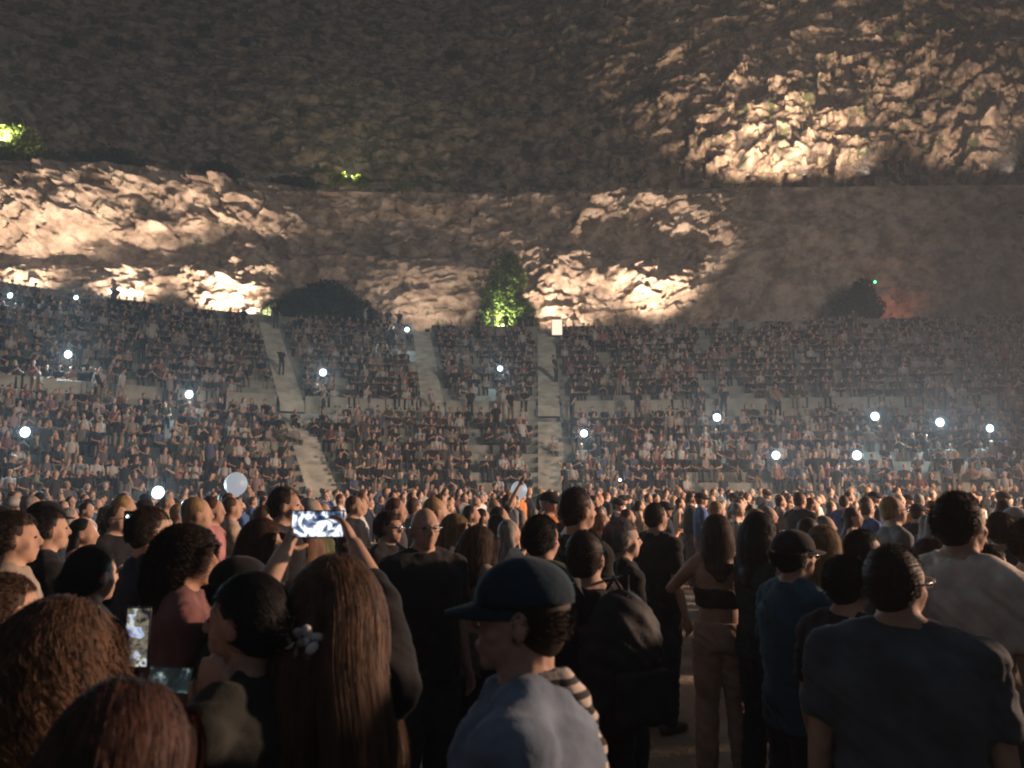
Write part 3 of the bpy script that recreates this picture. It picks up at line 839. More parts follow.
        for lay in (0, 1):
            for row in range(5):
                for j in range(nn):
                    t = math.pi * (j / (nn - 1)) ; x = .082 * math.cos(t); y0 = .085 * math.sin(t); y = y0 + row / 4 * .078 * math.sin(t) ** .6
                    z = .036 - .020 * (row / 4) - 1.6 * x * x - lay * .005
                    V.append(HP(x * (1 - .08 * row / 4), y, z))
        q = [tuple(f) for f in grid_faces(5, nn)]; q += [tuple(f[::-1]) for f in grid_faces(5, nn, 5 * nn)]
        o2 = 5 * nn
        for j in range(nn - 1): q.append((4 * nn + j, 4 * nn + j + 1, o2 + 4 * nn + j + 1, o2 + 4 * nn + j)); q.append((j + 1, j, o2 + j, o2 + j + 1))
        b.add(V, q); b.build('brim', ccol, co, smooth=True)
    if glasses:
        b = PB()
        for sd in (-1, 1):
            ring = [HP(sd * .034 + .023 * math.cos(t), .098, .002 + .017 * math.sin(t)) for t in np.linspace(0, 2 * math.pi, 13)]
            b.tube(ring, [.0022] * 13, 5)
            b.tube([HP(sd * .058, .096, .006), HP(sd * .083, .05, .006), HP(sd * .085, -.015, .004)], [.0026] * 3, 5)
        b.tube([HP(-.011, .1, .006), HP(.011, .1, .006)], [.002] * 2, 5)
        b.build('glasses', plain('steel_frame', (.35, .35, .36), .25, .9), e, smooth=True)
    e['_s'] = s
    return e, dict(hc=hc, Mh=Mh, HP=HP, sh=shd, wri=wri, elb=elb, s=s)

HEROES = []
def hero(px, top_y, D, heading, label, group=None, **kw):
    """px: column of the head, top_y: row of the head's top, D: depth; heading 0 faces away, 90 faces right"""
    topz = at(px, top_y, D).z
    H = topz
    x = at(px, top_y, D).x
    for k in ('arms', 'poles', 'hand_n'):
        if k in kw and kw[k] is not None: pass
    rz = R(-heading)
    if 'warms' in kw:                           # wrists given as world points
        wa = kw.pop('warms'); Mi = Matrix.Rotation(-rz, 3, 'Z')
        kw['arms'] = tuple(None if p is None else Mi @ (Vector(p) - Vector((x, D, 0))) for p in wa)
    e, info = make_person(H=H - (.012 if kw.get('cap') else 0), seed=len(HEROES) + 1, **kw)
    e.location = (x, D, 0); e.rotation_euler = (0, 0, rz)
    tag(e, label, 'person', group or 'standing audience members')
    HEROES.append((x, D)); info['e'] = e; info['x'] = x; info['rz'] = rz
    return info
BLACK = (.012, .012, .014); NAVY = (.015, .022, .04)
A = at
# front row
hero(62, 602, 1.62, 35, 'woman with thick curly brown hair seen from behind at lower left', female=True, style='curly', hair='light brown', top=BLACK, nstr=15000, hlen=.42, warms=(None, tuple(A(150, 730, 1.90))))
hero(122, 686, 1.22, 10, 'short woman with straight reddish brown hair, nearest to the camera at bottom left', female=True, style='long', hair='reddish', top=BLACK, nstr=15000, hlen=.36)
bun = hero(252, 574, 1.88, -75, 'woman in olive black top with dark hair bun and white flower clip', female=True, style='bun', hair='black', top=(.03, .032, .027), head_yaw=-5, sleeve='long', warms=(tuple(A(214, 722, 1.80)), tuple(A(200, 716, 2.0))), poles=((0, 0, -1), (0, 0, -1)), voxel=.007)
ph4 = A(318, 524, 2.42)
lh = hero(335, 558, 2.02, 4, 'woman with very long brown hair holding a phone up in both hands', female=True, style='long', hair='light brown', top=BLACK, sleeve='half', nstr=15000, hlen=.52, warms=(tuple(A(286, 548, 2.40)), tuple(A(353, 540, 2.38))), poles=((-1, -.1, -.5), (1, -.3, -.7)), voxel=.007, head_yaw=-6)
cp = hero(525, 556, 1.66, -82, 'man in navy peaked cap and pale blue shirt facing left', cap=(.015, .036, .055), style='shaved', hair='dark brown', top=(.17, .22, .29), head_yaw=-3, head_pitch=-2, voxel=.006, g=1.3)
bk = hero(587, 531, 3.25, -28, 'man with shaved head wearing a black shirt and a big black backpack', style='shaved', hair='dark brown', top=BLACK, g=1.15, head_yaw=55)
hero(576, 488, 4.3, 60, 'tall man with cropped hair right above the backpack man', style='shaved', hair='dark brown', top=BLACK)
hero(541, 516, 3.9, 40, 'man with dark hair and lit ear behind the navy cap', style='short', hair='black', top=(.05, .07, .05))
hero(621, 519, 4.4, 80, 'man with grey hair in black shirt with pale side stripe', style='short', hair='grey', top=BLACK, skin=2)
hero(424, 507, 4.3, 140, 'heavy bald man in glasses and black shirt with arms down', style='bald', g=1.3, top=BLACK, legs=(.05, .055, .065), glasses=True, head_yaw=15)
hero(716, 516, 5.3, 8, 'woman in cropped top with bare midriff and tan trousers seen from behind', female=True, style='long', hair='brown', crop=True, sleeve='none', top=(.05, .025, .022), legs=(.46, .33, .25), hlen=.16, arms=((-.12, .25, 1.30), (.12, .25, 1.30)))
hero(758, 514, 5.0, 60, 'dark haired woman stretching one bare arm out beside the cropped top', female=True, style='long', hair='black', top=(.03, .05, .05), hlen=.2, arms=((-.5, .3, 1.32), None), sleeve='none', poles=((0, 0, -1), None))
hero(792, 529, 3.62, 75, 'man in dark cap and sunglasses with teal blue shirt', cap=(.02, .02, .02), glasses=True, style='short', top=(.025, .08, .12), hair='black', g=1.1)
hero(846, 556, 3.02, 62, 'man with thick black hair in dark polo with his lit face turned right', style='short', hair='black', top=(.03, .025, .025), legs=BLACK, nstr=3500)
hero(895, 546, 2.36, 25, 'broad man in slate blue shirt with his back turned and glasses', style='shaved', hair='dark brown', top=(.075, .09, .105), g=1.32, glasses=True, head_yaw=38, legs=BLACK, sleeve='short')
hero(932, 540, 3.75, 30, 'woman with curly copper hair between the broad man and the tall man', female=True, style='curly', hair='reddish', top=(.10, .05, .03), hlen=.32)
hero(957, 493, 3.1, 68, 'very tall man in pale cream shirt towering at right', style='short', hair='dark brown', top=(.72, .64, .55), sleeve='short', g=1.0, legs=(.10, .08, .06), voxel=.009, nstr=3500)
hero(1000, 513, 5.0, 50, 'man with cropped fair hair close behind the tall man', style='short', hair='brown', top=(.08, .07, .07))
hero(990, 546, 4.6, 70, 'shorter person with rounded dark hair just beyond the tall man', style='short', hair='dark brown', top=(.04, .04, .05))
hero(1030, 520, 3.6, 70, 'person in pale patterned shirt cut by the right edge', style='short', hair='brown', top=(.35, .32, .34), legs=(.12, .10, .09))
hero(186, 527, 2.98, 65, 'man with bushy dark curly hair whose face glows orange in faded pink shirt', style='curly', hlen=.15, hair='dark brown', top=(.20, .09, .085), skin=1, head_yaw=12)
hero(150, 508, 3.9, 50, 'man in navy shirt with torch light edging his hair', style='short', hair='dark brown', top=NAVY)
hero(92, 546, 3.0, 30, 'woman in black vest with bare shoulder at left', female=True, style='bun', hair='black', top=BLACK, sleeve='none')
hero(14, 512, 3.5, 60, 'man in beige shirt near the left edge', style='short', hair='dark brown', top=(.38, .31, .24), g=1.15)
hero(48, 508, 4.3, 50, 'man in black shirt right of the beige one', style='short', hair='black', top=BLACK)
hero(284, 487, 5.2, 80, 'tall man with broad lit face over the raised phone', style='shaved', hair='dark brown', top=BLACK, g=1.15)
hero(262, 520, 4.2, 90, 'woman with reddish hair beyond the bun woman', female=True, style='long', hair='reddish', top=(.06, .04, .04), hlen=.22)
hero(388, 512, 5.6, 110, 'bearded man in glasses left of the heavy bald man', style='short', hair='dark brown', top=BLACK, glasses=True)
hero(478, 527, 4.7, 60, 'woman with long brown hair and pale top beyond the navy cap brim', female=True, style='long', hair='brown', top=(.25, .2, .16), hlen=.3)
hero(455, 515, 5.8, 100, 'woman with blonde hair behind the heavy bald man', female=True, style='long', hair='blonde', top=(.05, .05, .05), hlen=.25)
hero(655, 503, 6.3, 60, 'broad man in black shirt seen from behind over the clear floor', style='shaved', hair='dark brown', top=BLACK, g=1.2)
hero(822, 527, 4.6, 40, 'blonde woman in tan top between the cap man and the black haired man', female=True, style='long', hair='blonde', top=(.40, .30, .20), hlen=.2)
hero(862, 530, 4.4, 80, 'man in dark glasses and grey shirt above the black haired man', style='short', hair='black', top=(.1, .1, .11), glasses=True)
hero(240, 555, 2.75, 60, 'dark capped man between the pink shirt and the bun woman', cap=BLACK, style='short', hair='black', top=BLACK)
hero(6, 575, 2.4, 40, 'man in grey shirt low at the left edge', style='short', hair='brown', top=(.16, .15, .15))
hero(560, 470 + 55, 5.4, 80, 'woman with brown hair between the two cropped headed men', female=True, style='long', hair='brown', top=BLACK, hlen=.2)

# --- things worn or held by them
# white flower clip in the bun woman's hair
cl = empty('flower_clip', (0, 0, 0)); w = Matrix.Rotation(bun['rz'], 3, 'Z')
base = Vector((bun['x'], 1.88, 0)) + w @ bun['HP'](0.0, -.155, -.045)
cl.location = base; tag(cl, 'white flower hair clip on the dark bun', 'hair clip')
m_petal = noise_mat('white_fabric_petals', (.6, .58, .58), (.8, .78, .78), 20, .7, .2, 60, .004)
for k in range(12):
    a = k * 2.4; rad_ = .010 + .026 * math.sqrt(k / 12); b = PB(); d = Vector((math.cos(a) * rad_ * 1.2, -.012 + .008 * math.sin(3 * a), math.sin(a) * rad_ * .8))
    M = Matrix.Rotation(a, 3, 'Y') @ Matrix.Rotation(.6 * math.sin(k * 5.1), 3, 'X') @ Matrix.Rotation(.5, 3, 'Z')
    b.ell(d, (.017, .005, .012), 10, 7, M); b.build('petal', m_petal, cl, smooth=True)
b = PB(); b.ell((0, -.015, 0), (.012, .012, .012), 10, 7); b.build('flower_centre', plain('clip_button', (.3, .28, .25)), cl, smooth=True)

def screen_mat(name, stops, scale, strength, seed):
    m, nt, b = new_mat(name); N = nt.nodes; L = nt.links
    tc = N.new('ShaderNodeTexCoord'); mp = N.new('ShaderNodeMapping'); mp.inputs['Location'].default_value = (seed, seed * .7, 0); mp.inputs['Scale'].default_value = (scale, scale, scale)
    L.new(tc.outputs['Object'], mp.inputs[0])
    n = N.new('ShaderNodeTexNoise'); n.inputs['Scale'].default_value = 1; n.inputs['Detail'].default_value = 3; n.inputs['Distortion'].default_value = 1.5
    L.new(mp.outputs[0], n.inputs['Vector'])
    r = N.new('ShaderNodeValToRGB'); el = r.color_ramp.elements
    el[0].position = stops[0][0]; el[0].color = (*stops[0][1], 1); el[1].position = stops[-1][0]; el[1].color = (*stops[-1][1], 1)
    for p, c in stops[1:-1]:
        x = el.new(p); x.color = (*c, 1)
    L.new(n.outputs['Fac'], r.inputs[0]); L.new(r.outputs[0], b.inputs['Emission Color']); b.inputs['Emission Strength'].default_value = strength
    b.inputs['Base Color'].default_value = (.01, .01, .01, 1); b.inputs['Roughness'].default_value = .15
    return m
m_phone = plain('phone_shell', (.015, .015, .018), .25)
def phone(loc, rot, label, smat, size=(.155, .075), group=None):
    """screen faces local -Y; long side along X"""
    e = empty('phone', loc); e.rotation_euler = rot; tag(e, label, 'phone', group)
    b = PB(); b.box((0, 0, 0), (size[0], .009, size[1])); b.build('shell', m_phone, e, bevel=.004)
    b = PB(); b.box((0, -.0052, 0), (size[0] * .94, .001, size[1] * .90)); b.build('screen', smat, e)
    b = PB(); b.box((size[0] * .38, .0058, size[1] * .25), (.022, .003, .022)); b.build('camera_bump', m_black, e)
    return e
sm1 = screen_mat('bright_stage_screen', [(.35, (.01, .02, .05)), (.45, (.10, .14, .22)), (.52, (.85, .88, .95)), (.65, (1, 1, 1))], 22, 1.6, 3.1)
phone(ph4, (R(-6), 0, R(4)), 'phone held sideways overhead, its screen showing the white stage', sm1, (.165, .085))
sm2 = screen_mat('mixed_stage_screen', [(.3, (.01, .01, .02)), (.42, (.25, .22, .15)), (.5, (.02, .02, .03)), (.58, (.75, .78, .7)), (.7, (.1, .25, .9))], 30, 1.0, 8.2)
phone(A(138, 637, 2.02), (R(5), R(90), R(4)), 'upright phone with a mottled bright screen at lower left', sm2, (.15, .062))
sm3 = screen_mat('dark_stage_screen', [(.3, (.01, .012, .014)), (.52, (.02, .03, .03)), (.6, (.12, .2, .2)), (.66, (.75, .68, .6))], 22, .8, 5.5)
phone(A(170, 680, 1.90), (R(-12), R(6), R(12)), 'phone held sideways low down with a mostly dark screen', sm3, (.10, .06))

# backpack
bw = Matrix.Rotation(bk['rz'], 3, 'Z')
bp = empty('backpack', Vector((bk['x'], 3.25, 0)) + bw @ Vector((0, -.235, 1.20)), bk['rz'])
tag(bp, 'big black backpack on the shaved headed man', 'backpack')
m_nyl = noise_mat('black_nylon', (.010, .010, .012), (.022, .022, .024), 12, .7, .4, 60, .004, .3)
b = PB(); b.ell((0, 0, 0), (.17, .12, .27), 18, 12); b.box((0, .02, -.05), (.29, .15, .36)); b.build('main_bag', m_nyl, bp, voxel=.014, iters=5, wrinkle=.008)
b = PB(); b.box((0, -.12, -.10), (.22, .05, .19)); b.build('front_pocket', m_nyl, bp, voxel=.012, iters=5)
for sd in (-1, 1):
    b = PB(); b.tube([(sd * .10, .08, .18), (sd * .115, .14, .30), (sd * .12, .27, .275), (sd * .13, .40, .10), (sd * .15, .34, -.12), (sd * .14, .1, -.2)], [.024] * 6, 8, sx=.3, up=(0, 1, 1)); b.build('strap', m_nyl, bp, smooth=True)
b = PB(); b.tube([(-.03, .05, .27), (0, .05, .31), (.03, .05, .27)], [.008] * 3, 6); b.build('handle', m_nyl, bp, smooth=True)

# striped bag strap and striped cloth over the cap man's rear shoulder
cw = Matrix.Rotation(cp['rz'], 3, 'Z')
def stripe_mat():
    m, nt, b = new_mat('striped_cotton'); N = nt.nodes; L = nt.links
    tc = N.new('ShaderNodeTexCoord'); w_ = N.new('ShaderNodeTexWave'); w_.bands_direction = 'Z'; w_.inputs['Scale'].default_value = 9; w_.inputs['Distortion'].default_value = 1.5
    L.new(tc.outputs['Object'], w_.inputs['Vector'])
    r = N.new('ShaderNodeValToRGB'); r.color_ramp.elements[0].position = .42; r.color_ramp.elements[1].position = .5
    r.color_ramp.elements[0].color = (.03, .025, .025, 1); r.color_ramp.elements[1].color = (.6, .52, .45, 1)
    L.new(w_.outputs['Fac'], r.inputs[0]); L.new(r.outputs[0], b.inputs['Base Color']); b.inputs['Roughness'].default_value = .9
    return m
sc = empty('scarf', Vector((cp['x'], 1.66, 0)), cp['rz']); tag(sc, 'striped black and cream scarf hanging behind the neck of the capped man', 'scarf')
q = cp['s']
b = PB(); b.tube([(-.09 * q, .0, 1.50 * q), (-.03 * q, -.085 * q, 1.52 * q), (.05 * q, -.115 * q, 1.46 * q), (.09 * q, -.145 * q, 1.36 * q), (.10 * q, -.155 * q, 1.22 * q)], [.016, .018, .021, .024, .024], 10, sx=.5, up=(0, 1, 0)); b.build('cloth', stripe_mat(), sc, voxel=.008, iters=2, wrinkle=.008)
sg = empty('shoulder_bag', Vector((cp['x'], 1.66, 0)), cp['rz']); tag(sg, 'dark shoulder bag on a thin strap across the capped man', 'bag')
b = PB(); b.tube([(.16 * q, -.17 * q, 1.0 * q), (.13 * q, -.15 * q, 1.3 * q), (.10 * q, -.09 * q, 1.46 * q), (.06 * q, .03 * q, 1.48 * q), (-.06 * q, .15 * q, 1.3 * q), (-.16 * q, .13 * q, 1.05 * q)], [.013] * 6, 8, sx=.35, up=(0, 0, 1)); b.build('strap', m_nyl, sg, smooth=True)
b = PB(); b.box((.20 * q, -.17 * q, .93 * q), (.26, .09, .22)); b.build('pouch', m_nyl, sg, voxel=.012, iters=4)

# ------------------------------------------------------------------ generic standing people (copied)
def copy_tree(o, parent=None):
    c = o.copy(); COL.objects.link(c)
    if parent is not None: c.parent = parent
    for ch in o.children: copy_tree(ch, c)
    return c
TOPS = [('black', BLACK, 9), ('navy', NAVY, 4), ('charcoal', (.05, .05, .055), 4), ('grey', (.16, .16, .16), 3), ('white', (.62, .60, .57), 3), ('red', (.32, .035, .03), 1.5), ('beige', (.42, .33, .24), 2),
        ('blue', (.06, .11, .26), 2), ('olive', (.11, .12, .06), 1.5), ('brown', (.13, .075, .045), 1.5), ('pink', (.45, .20, .20), 1), ('teal', (.03, .13, .14), 1), ('orange', (.5, .18, .05), .6)]
LEGS = [BLACK, (.03, .04, .06), (.10, .09, .08), (.22, .18, .13)]
TEMPL = []   # (root, description of hair, pose)
def tmpl(desc, pose, **kw):
    e, info = make_person(voxel=.015, fine=False, shoes=False, seed=40 + len(TEMPL), **kw)
    TEMPL.append([e, desc, pose, kw]); return e
tmpl('short hair', 'arms down', style='short')
tmpl('short hair', 'arms folded', style='short', g=1.15, arms=((.05, .24, 1.15), (-.05, .24, 1.12)), sleeve='long')
tmpl('cropped hair', 'arms down', style='shaved', g=1.1)
tmpl('bald head', 'arms down', style='bald', g=1.25, skin=1)
tmpl('a cap', 'arms down', style='short', cap=BLACK)
tmpl('a cap', 'hands raised', style='short', cap=(.4, .38, .35), arms=((-.10, .36, 1.55), (.10, .36, 1.55)))
tmpl('long hair', 'arms down', style='long', female=True, skin=2, sleeve='none', H=1.66)
tmpl('long hair', 'hands clasped', style='long', female=True, arms=((-.06, .27, 1.25), (.06, .27, 1.25)), H=1.64)
tmpl('curly hair', 'arms down', style='curly', female=True, hlen=.25, H=1.64)
tmpl('tied hair', 'arms down', style='bun', female=True, skin=2, sleeve='none', H=1.64)
tmpl('short hair', 'one arm raised', style='short', arms=(None, (.22, .30, 1.95)), sleeve='short')
tmpl('glasses and short hair', 'arms down', style='short', glasses=True, skin=2)
used = [False] * len(TEMPL)
TW = [7, 3, 3, 1, 4, 1.2, 6, 3, 3, 4, .3, 3]
STAGE2 = Vector((28.0, 9.0))
ZONES = [(100, 'at the left edge'), (200, 'near the bright torch'), (290, 'under the pale torch'), (380, 'beyond the raised phone'), (470, 'around the heavy bald man'), (540, 'beyond the navy cap'),
         (620, 'beyond the backpack man'), (700, 'beyond the clear floor'), (780, 'beyond the bare midriff'), (860, 'beyond the dark cap'), (940, 'beyond the broad man'), (2000, 'beside the tall man')]
pts = []
def free(x, y, d):
    for hx, hy in HEROES:
        if (hx - x) ** 2 + (hy - y) ** 2 < (d * .95) ** 2: return False
    for p in pts:
        if abs(p[0] - x) < d and abs(p[1] - y) < d and (p[0] - x) ** 2 + (p[1] - y) ** 2 < d * d: return False
    return True
rr = random.Random(5)
for it in range(16000):
    x = rr.uniform(-26, 26); y = rr.uniform(4.4, 29.5)
    if (x - CX) ** 2 + (y - CY) ** 2 > 17.9 ** 2: continue
    px = 512 + F * x / y
    if px < -60 or px > 1090: continue
    if y < 9.5 and 610 < px < 748 : continue
    if y < 5.6 and (300 < px < 960): continue
    d = .62 + .018 * max(0, y - 5)
    if px > 620: d *= 1.1
    if free(x, y, d): pts.append((x, y, px))
    if len(pts) > 760: break
pts.sort(key=lambda p: p[1])
vis = [p for p in pts if -5 < p[2] < 1029]
indiv = vis[:262]; ids = set(id(p) for p in indiv)
rest = [p for p in pts if id(p) not in ids]
labels = {}
made = []
HN = ['black', 'dark brown', 'dark brown', 'brown', 'brown', 'blonde', 'reddish', 'grey']
for (x, y, px) in indiv:
    k = rr.choices(range(len(TEMPL)), TW)[0]
    e, hd_, pose, kw = TEMPL[k]
    o = e if not used[k] else copy_tree(e); used[k] = True
    TEMPL[k][0] = e
    sc_ = rr.uniform(.955, 1.045)
    o.scale = (sc_, sc_, sc_); o.location = (x, y, 0)
    head = math.degrees(math.atan2(STAGE2.x - x, STAGE2.y - y)) + rr.gauss(0, 20)
    o.rotation_euler = (0, 0, -R(head))
    tn, tc_, _ = rr.choices(TOPS, [t[2] for t in TOPS])[0]; lc = rr.choice(LEGS); hn = rr.choice(HN)
    for ch in o.children:
        base = ch.name.split('.')[0]
        m = {'shirt': cloth(tc_), 'trousers': cloth(lc), 'hair': hairm(HAIRC[hn])}.get(base)
        if m is not None:
            ch.material_slots[0].link = 'OBJECT'; ch.material_slots[0].material = m
    zone = next(z for lim, z in ZONES if px < lim)
    dep = 'front rows' if y < 8 else ('middle rows' if y < 12 else 'back rows')
    if hd_ in ('bald head', 'a cap'): hdesc = hd_
    else: hdesc = hn + ' ' + hd_
    if 'glasses' in hd_: hdesc = hn + ' hair and glasses'
    made.append((o, tn, hdesc, pose, dep, zone, px))
from collections import defaultdict
grp = defaultdict(list)
for m in made: grp[m[1:6]].append(m)
ORD = ['leftmost', 'second from left', 'third from left', 'fourth from left', 'fifth from left', 'sixth from left', 'seventh from left']
for key, ms in grp.items():
    tn, hdesc, pose, dep, zone = key
    ms.sort(key=lambda m: m[6])
    for i, m in enumerate(ms):
        l = '%s top, %s, %s, %s %s' % (tn, hdesc, pose, dep, zone)
        if pose == 'arms down': l = '%s top, %s, %s %s' % (tn, hdesc, dep, zone)
        if len(ms) > 1: l = ORD[min(i, 6)] + ' with ' + l
        else: l = 'person with ' + l
        if len(l.split()) > 16: l = l.replace(' with ', ', ', 1).replace('the ', '')
        tag(m[0], l, 'person', 'standing audience members')
for k, u in enumerate(used):
    if not u:
        for ch in list(TEMPL[k][0].children_recursive): bpy.data.objects.remove(ch)
        bpy.data.objects.remove(TEMPL[k][0])

# ------------------------------------------------------------------ the uncountable rest: seated thousands and far standing people, one mesh
def low_person(seated, female, hairlong, cap, arm):
    """list of (V, F, role) low detail; facing +Y; seat at z=0 when seated, else feet at 0"""
    parts = []
    def cap_(pb, role): 
        parts.append((np.array(pb.v, np.float32), pb.f, role))
    z0 = 0 if seated else .84
    b = PB(); b.loft([(z0 - .02, -.02, .17, .12), (z0 + .12, 0, .155, .11), (z0 + .38, 0, .185 if not female else .165, .115), (z0 + .53, -.01, .18 if not female else .155, .09), (z0 + .60, -.01, .07, .06)], 8); cap_(b, 0)
    b = PB(); b.tube([(0, 0, z0 + .57), (0, .01, z0 + .68)], [.055, .05], 6)
    b.ell((0, .012, z0 + .75), (.075, .092, .115), 8, 6)
    b.ell((0, .10, z0 + .735), (.013, .02, .02), 4, 3); cap_(b, 1)
    b = PB(); b.ell((0, -.018, z0 + .785), (.088, .098, .098), 8, 6)
    if hairlong: b.tube([(0, -.05, z0 + .75), (0, -.10, z0 + .45)], [.095, .07], 7, sx=.6, up=(0, 1, 0))
    if cap: b.box((0, .11, z0 + .80), (.13, .10, .012))
    cap_(b, 3 if cap else 2)
    for sd in (-1, 1):
        sh = Vector((sd * .19, 0, z0 + .52))
        if arm == 'lap': el = Vector((sd * .24, .08, z0 + .24)); wr = Vector((sd * .10, .30, z0 + .18))
        elif arm == 'up' and sd > 0: el = Vector((.28, .16, z0 + .55)); wr = Vector((.16, .28, z0 + .82))
        elif arm == 'clap': el = Vector((sd * .24, .12, z0 + .28)); wr = Vector((sd * .04, .30, z0 + .42))
        else: el = Vector((sd * .25, -.02, z0 + .24)); wr = Vector((sd * .24, .12, z0 + .02))
        b = PB(); b.tube([sh, sh * .4 + el * .6], [.062, .055], 6); cap_(b, 0)
        b = PB(); b.tube([sh * .4 + el * .6, el, wr], [.042, .040, .03], 6); b.ell(wr + (wr - el).normalized() * .06, (.035, .035, .05), 5, 4); cap_(b, 1)
        b = PB()
        if seated: b.tube([(sd * .09, -.02, .05), (sd * .12, .42, .08), (sd * .12, .45, -.40)], [.09, .07, .05], 6); b.box((sd * .12, .50, -.44), (.09, .24, .07))
        else: b.tube([(sd * .09, 0, .9), (sd * .11, .02, .48), (sd * .12, 0, .05)], [.09, .065, .05], 6)
        cap_(b, 4)
    V = []; F4 = []; F3 = []; role = []; off = 0; polys = []
    for v, f, r_ in parts:
        V.append(v); role += [r_] * len(v)
        for q in f: polys.append([i + off for i in q])
        off += len(v)
    # triangulate
    tri = []
    for q in polys:
        for i in range(1, len(q) - 1): tri.append((q[0], q[i], q[i + 1]))
    return np.concatenate(V), np.array(tri, np.int32), np.array(role)
SEATV = [low_person(True, False, False, False, 'lap'), low_person(True, False, False, False, 'clap'), low_person(True, True, True, False, 'lap'), low_person(True, False, False, True, 'lap'),
         low_person(True, True, True, False, 'clap'), low_person(True, False, False, False, 'up'), low_person(True, False, False, False, 'side')]
STNDV = [low_person(False, False, False, False, 'side'), low_person(False, True, True, False, 'side'), low_person(False, False, False, True, 'side'), low_person(False, False, False, False, 'up')]
inst = []   # (template, x,y,z, heading, scale)
rs = random.Random(99)
for (rows, ais, dens0) in ((LOW, AISLES, .90), (UP, AIS_UP, .88)):
    for ri, (r, z) in enumerate(rows):
        th = -62.0
        step = math.degrees(.51 / r)
        while th < 74:
            th += (step if th < 7 else math.degrees(.51 / RREF)) * rs.uniform(.86, 1.25)
            if any(abs(th - a) * math.pi / 180 * r < .95 for a in ais): continue
            d = dens0
            x, y, _ = pol(r + .25 + rs.uniform(-.08, .12), R(th), z); px = 512 + F * x / y
            if px < -90 or px > 1115: continue
            nz = float(vnoise(np.array([th * .22]), np.array([ri * .5]), 77)[0])
            if nz > .66: d -= .42
            if nz < .25: d += .08
            if rows is LOW and 680 < px < 800 and ri < 4: d -= .5
            if rows is UP and px > 690: d -= .08
            if rows is UP and ri == 0 and any(a_ < px < b_ for a_, b_ in ((110, 185), (243, 300), (462, 508), (563, 655), (690, 790))): continue
            if rs.random() > d: continue
            head = math.degrees(math.atan2((CX + 9) - x, (CY - 6) - y)) + rs.gauss(0, 24)
            if rs.random() < .035: inst.append((rs.choice(STNDV), x, y + .2, z + .01, head, rs.uniform(.95, 1.05))); continue
            inst.append((rs.choices(SEATV, [5, 2, 5, 1.5, 2, .5, 2])[0], x, y, z + .01, head, rs.uniform(.88, 1.06)))
for (x, y, px) in rest:
    head = math.degrees(math.atan2(STAGE2.x - x, STAGE2.y - y)) + rs.gauss(0, 20)
    inst.append((rs.choices(STNDV, [4, 3, 1, .6])[0], x, y, 0, head, rs.uniform(1.10, 1.22) * .93))
# more audience between the picture and the stage, to the right of the view
pts2 = []
for it in range(5000):
    x = rs.uniform(2.2, 17); y = rs.uniform(-4, 14)
    px = 512 + F * x / max(y, .1) if y > 0 else 9999
    if y > 0 and px < 1110: continue
    if math.hypot(x, y) < 2.2: continue
    if any((x - a) ** 2 + (y - b_) ** 2 < .72 ** 2 for a, b_ in pts2): continue
    if any((x - a) ** 2 + (y - b_) ** 2 < .6 ** 2 for a, b_ in HEROES): continue
    pts2.append((x, y))
for x, y in pts2:
    head = math.degrees(math.atan2(STAGE2.x - x, STAGE2.y - y)) + rs.gauss(0, 18)
    inst.append((rs.choices(STNDV, [4, 3, 1, .3])[0], x, y, 0, head, rs.uniform(1.0, 1.10)))
# people standing in the walkway
for k in range(30):
    th = R(rs.uniform(-55, 60)); x, y, _ = pol(30.8, th, 0)
    inst.append((rs.choice(STNDV), x, y, Z_WALK, math.degrees(th) + 180 + rs.gauss(0, 50), rs.uniform(.98, 1.07)))
for k in range(9):
    rows_, ai = rs.choice([(LOW, AISLES), (UP, AIS_UP)]); r_, z_ = rs.choice(rows_); a_ = rs.choice(ai)
    x, y, _ = pol(r_ + .2, R(a_) + rs.uniform(-.55, .55) / r_, 0)
    if rs.random() < .45: inst.append((rs.choice(STNDV), x, y, z_ + .01, rs.uniform(0, 360), rs.uniform(.95, 1.05)))
    else: inst.append((rs.choice(SEATV), x, y, z_ + .01, math.degrees(math.atan2(CX + 9 - x, CY - 6 - y)), rs.uniform(.9, 1.05)))
Vs = []; Fs = []; Cs = []; off = 0
tcol = [t[1] for t in TOPS]; tw = [t[2] for t in TOPS]; tw[4] += 2; tw[3] += 1; tw[6] += 1
hk = [HAIRC[h] for h in HN]
for (tp, x, y, z, head, sc_) in inst:
    v, f, role = tp; a = -R(head); ca, sa = math.cos(a), math.sin(a)
    v = v.copy(); zz = np.maximum(v[:, 2] - (0 if v[:, 2].max() < 1.3 else .8), 0); v[:, 0] += zz * rs.gauss(0, .10); v[:, 1] += zz * rs.gauss(.06, .14)
    vv = np.empty_like(v); vv[:, 0] = (v[:, 0] * ca - v[:, 1] * sa) * sc_ + x; vv[:, 1] = (v[:, 0] * sa + v[:, 1] * ca) * sc_ + y; vv[:, 2] = v[:, 2] * sc_ + z
    Vs.append(vv); Fs.append(f + off); off += len(v)
    tc0 = np.array(rs.choices(tcol, tw)[0]); tc0 = tc0 * .5 + tc0.mean() * .5
    pal = np.array([tuple(tc0 * .62), rs.choice(SKINS), rs.choice(hk), rs.choice([BLACK, (.3, .3, .3), (.03, .04, .08)]), rs.choice(LEGS)])
    Cs.append(pal[role])
m_crowd, nt, bs = new_mat('crowd_clothes_and_skin')
at_ = nt.nodes.new('ShaderNodeAttribute'); at_.attribute_name = 'tint'; nt.links.new(at_.outputs['Color'], bs.inputs['Base Color']); bs.inputs['Roughness'].default_value = .85; bs.inputs['Specular IOR Level'].default_value = .2
crowd = mesh_np('seated_crowd', np.concatenate(Vs), np.concatenate(Fs), m_crowd, smooth=True)
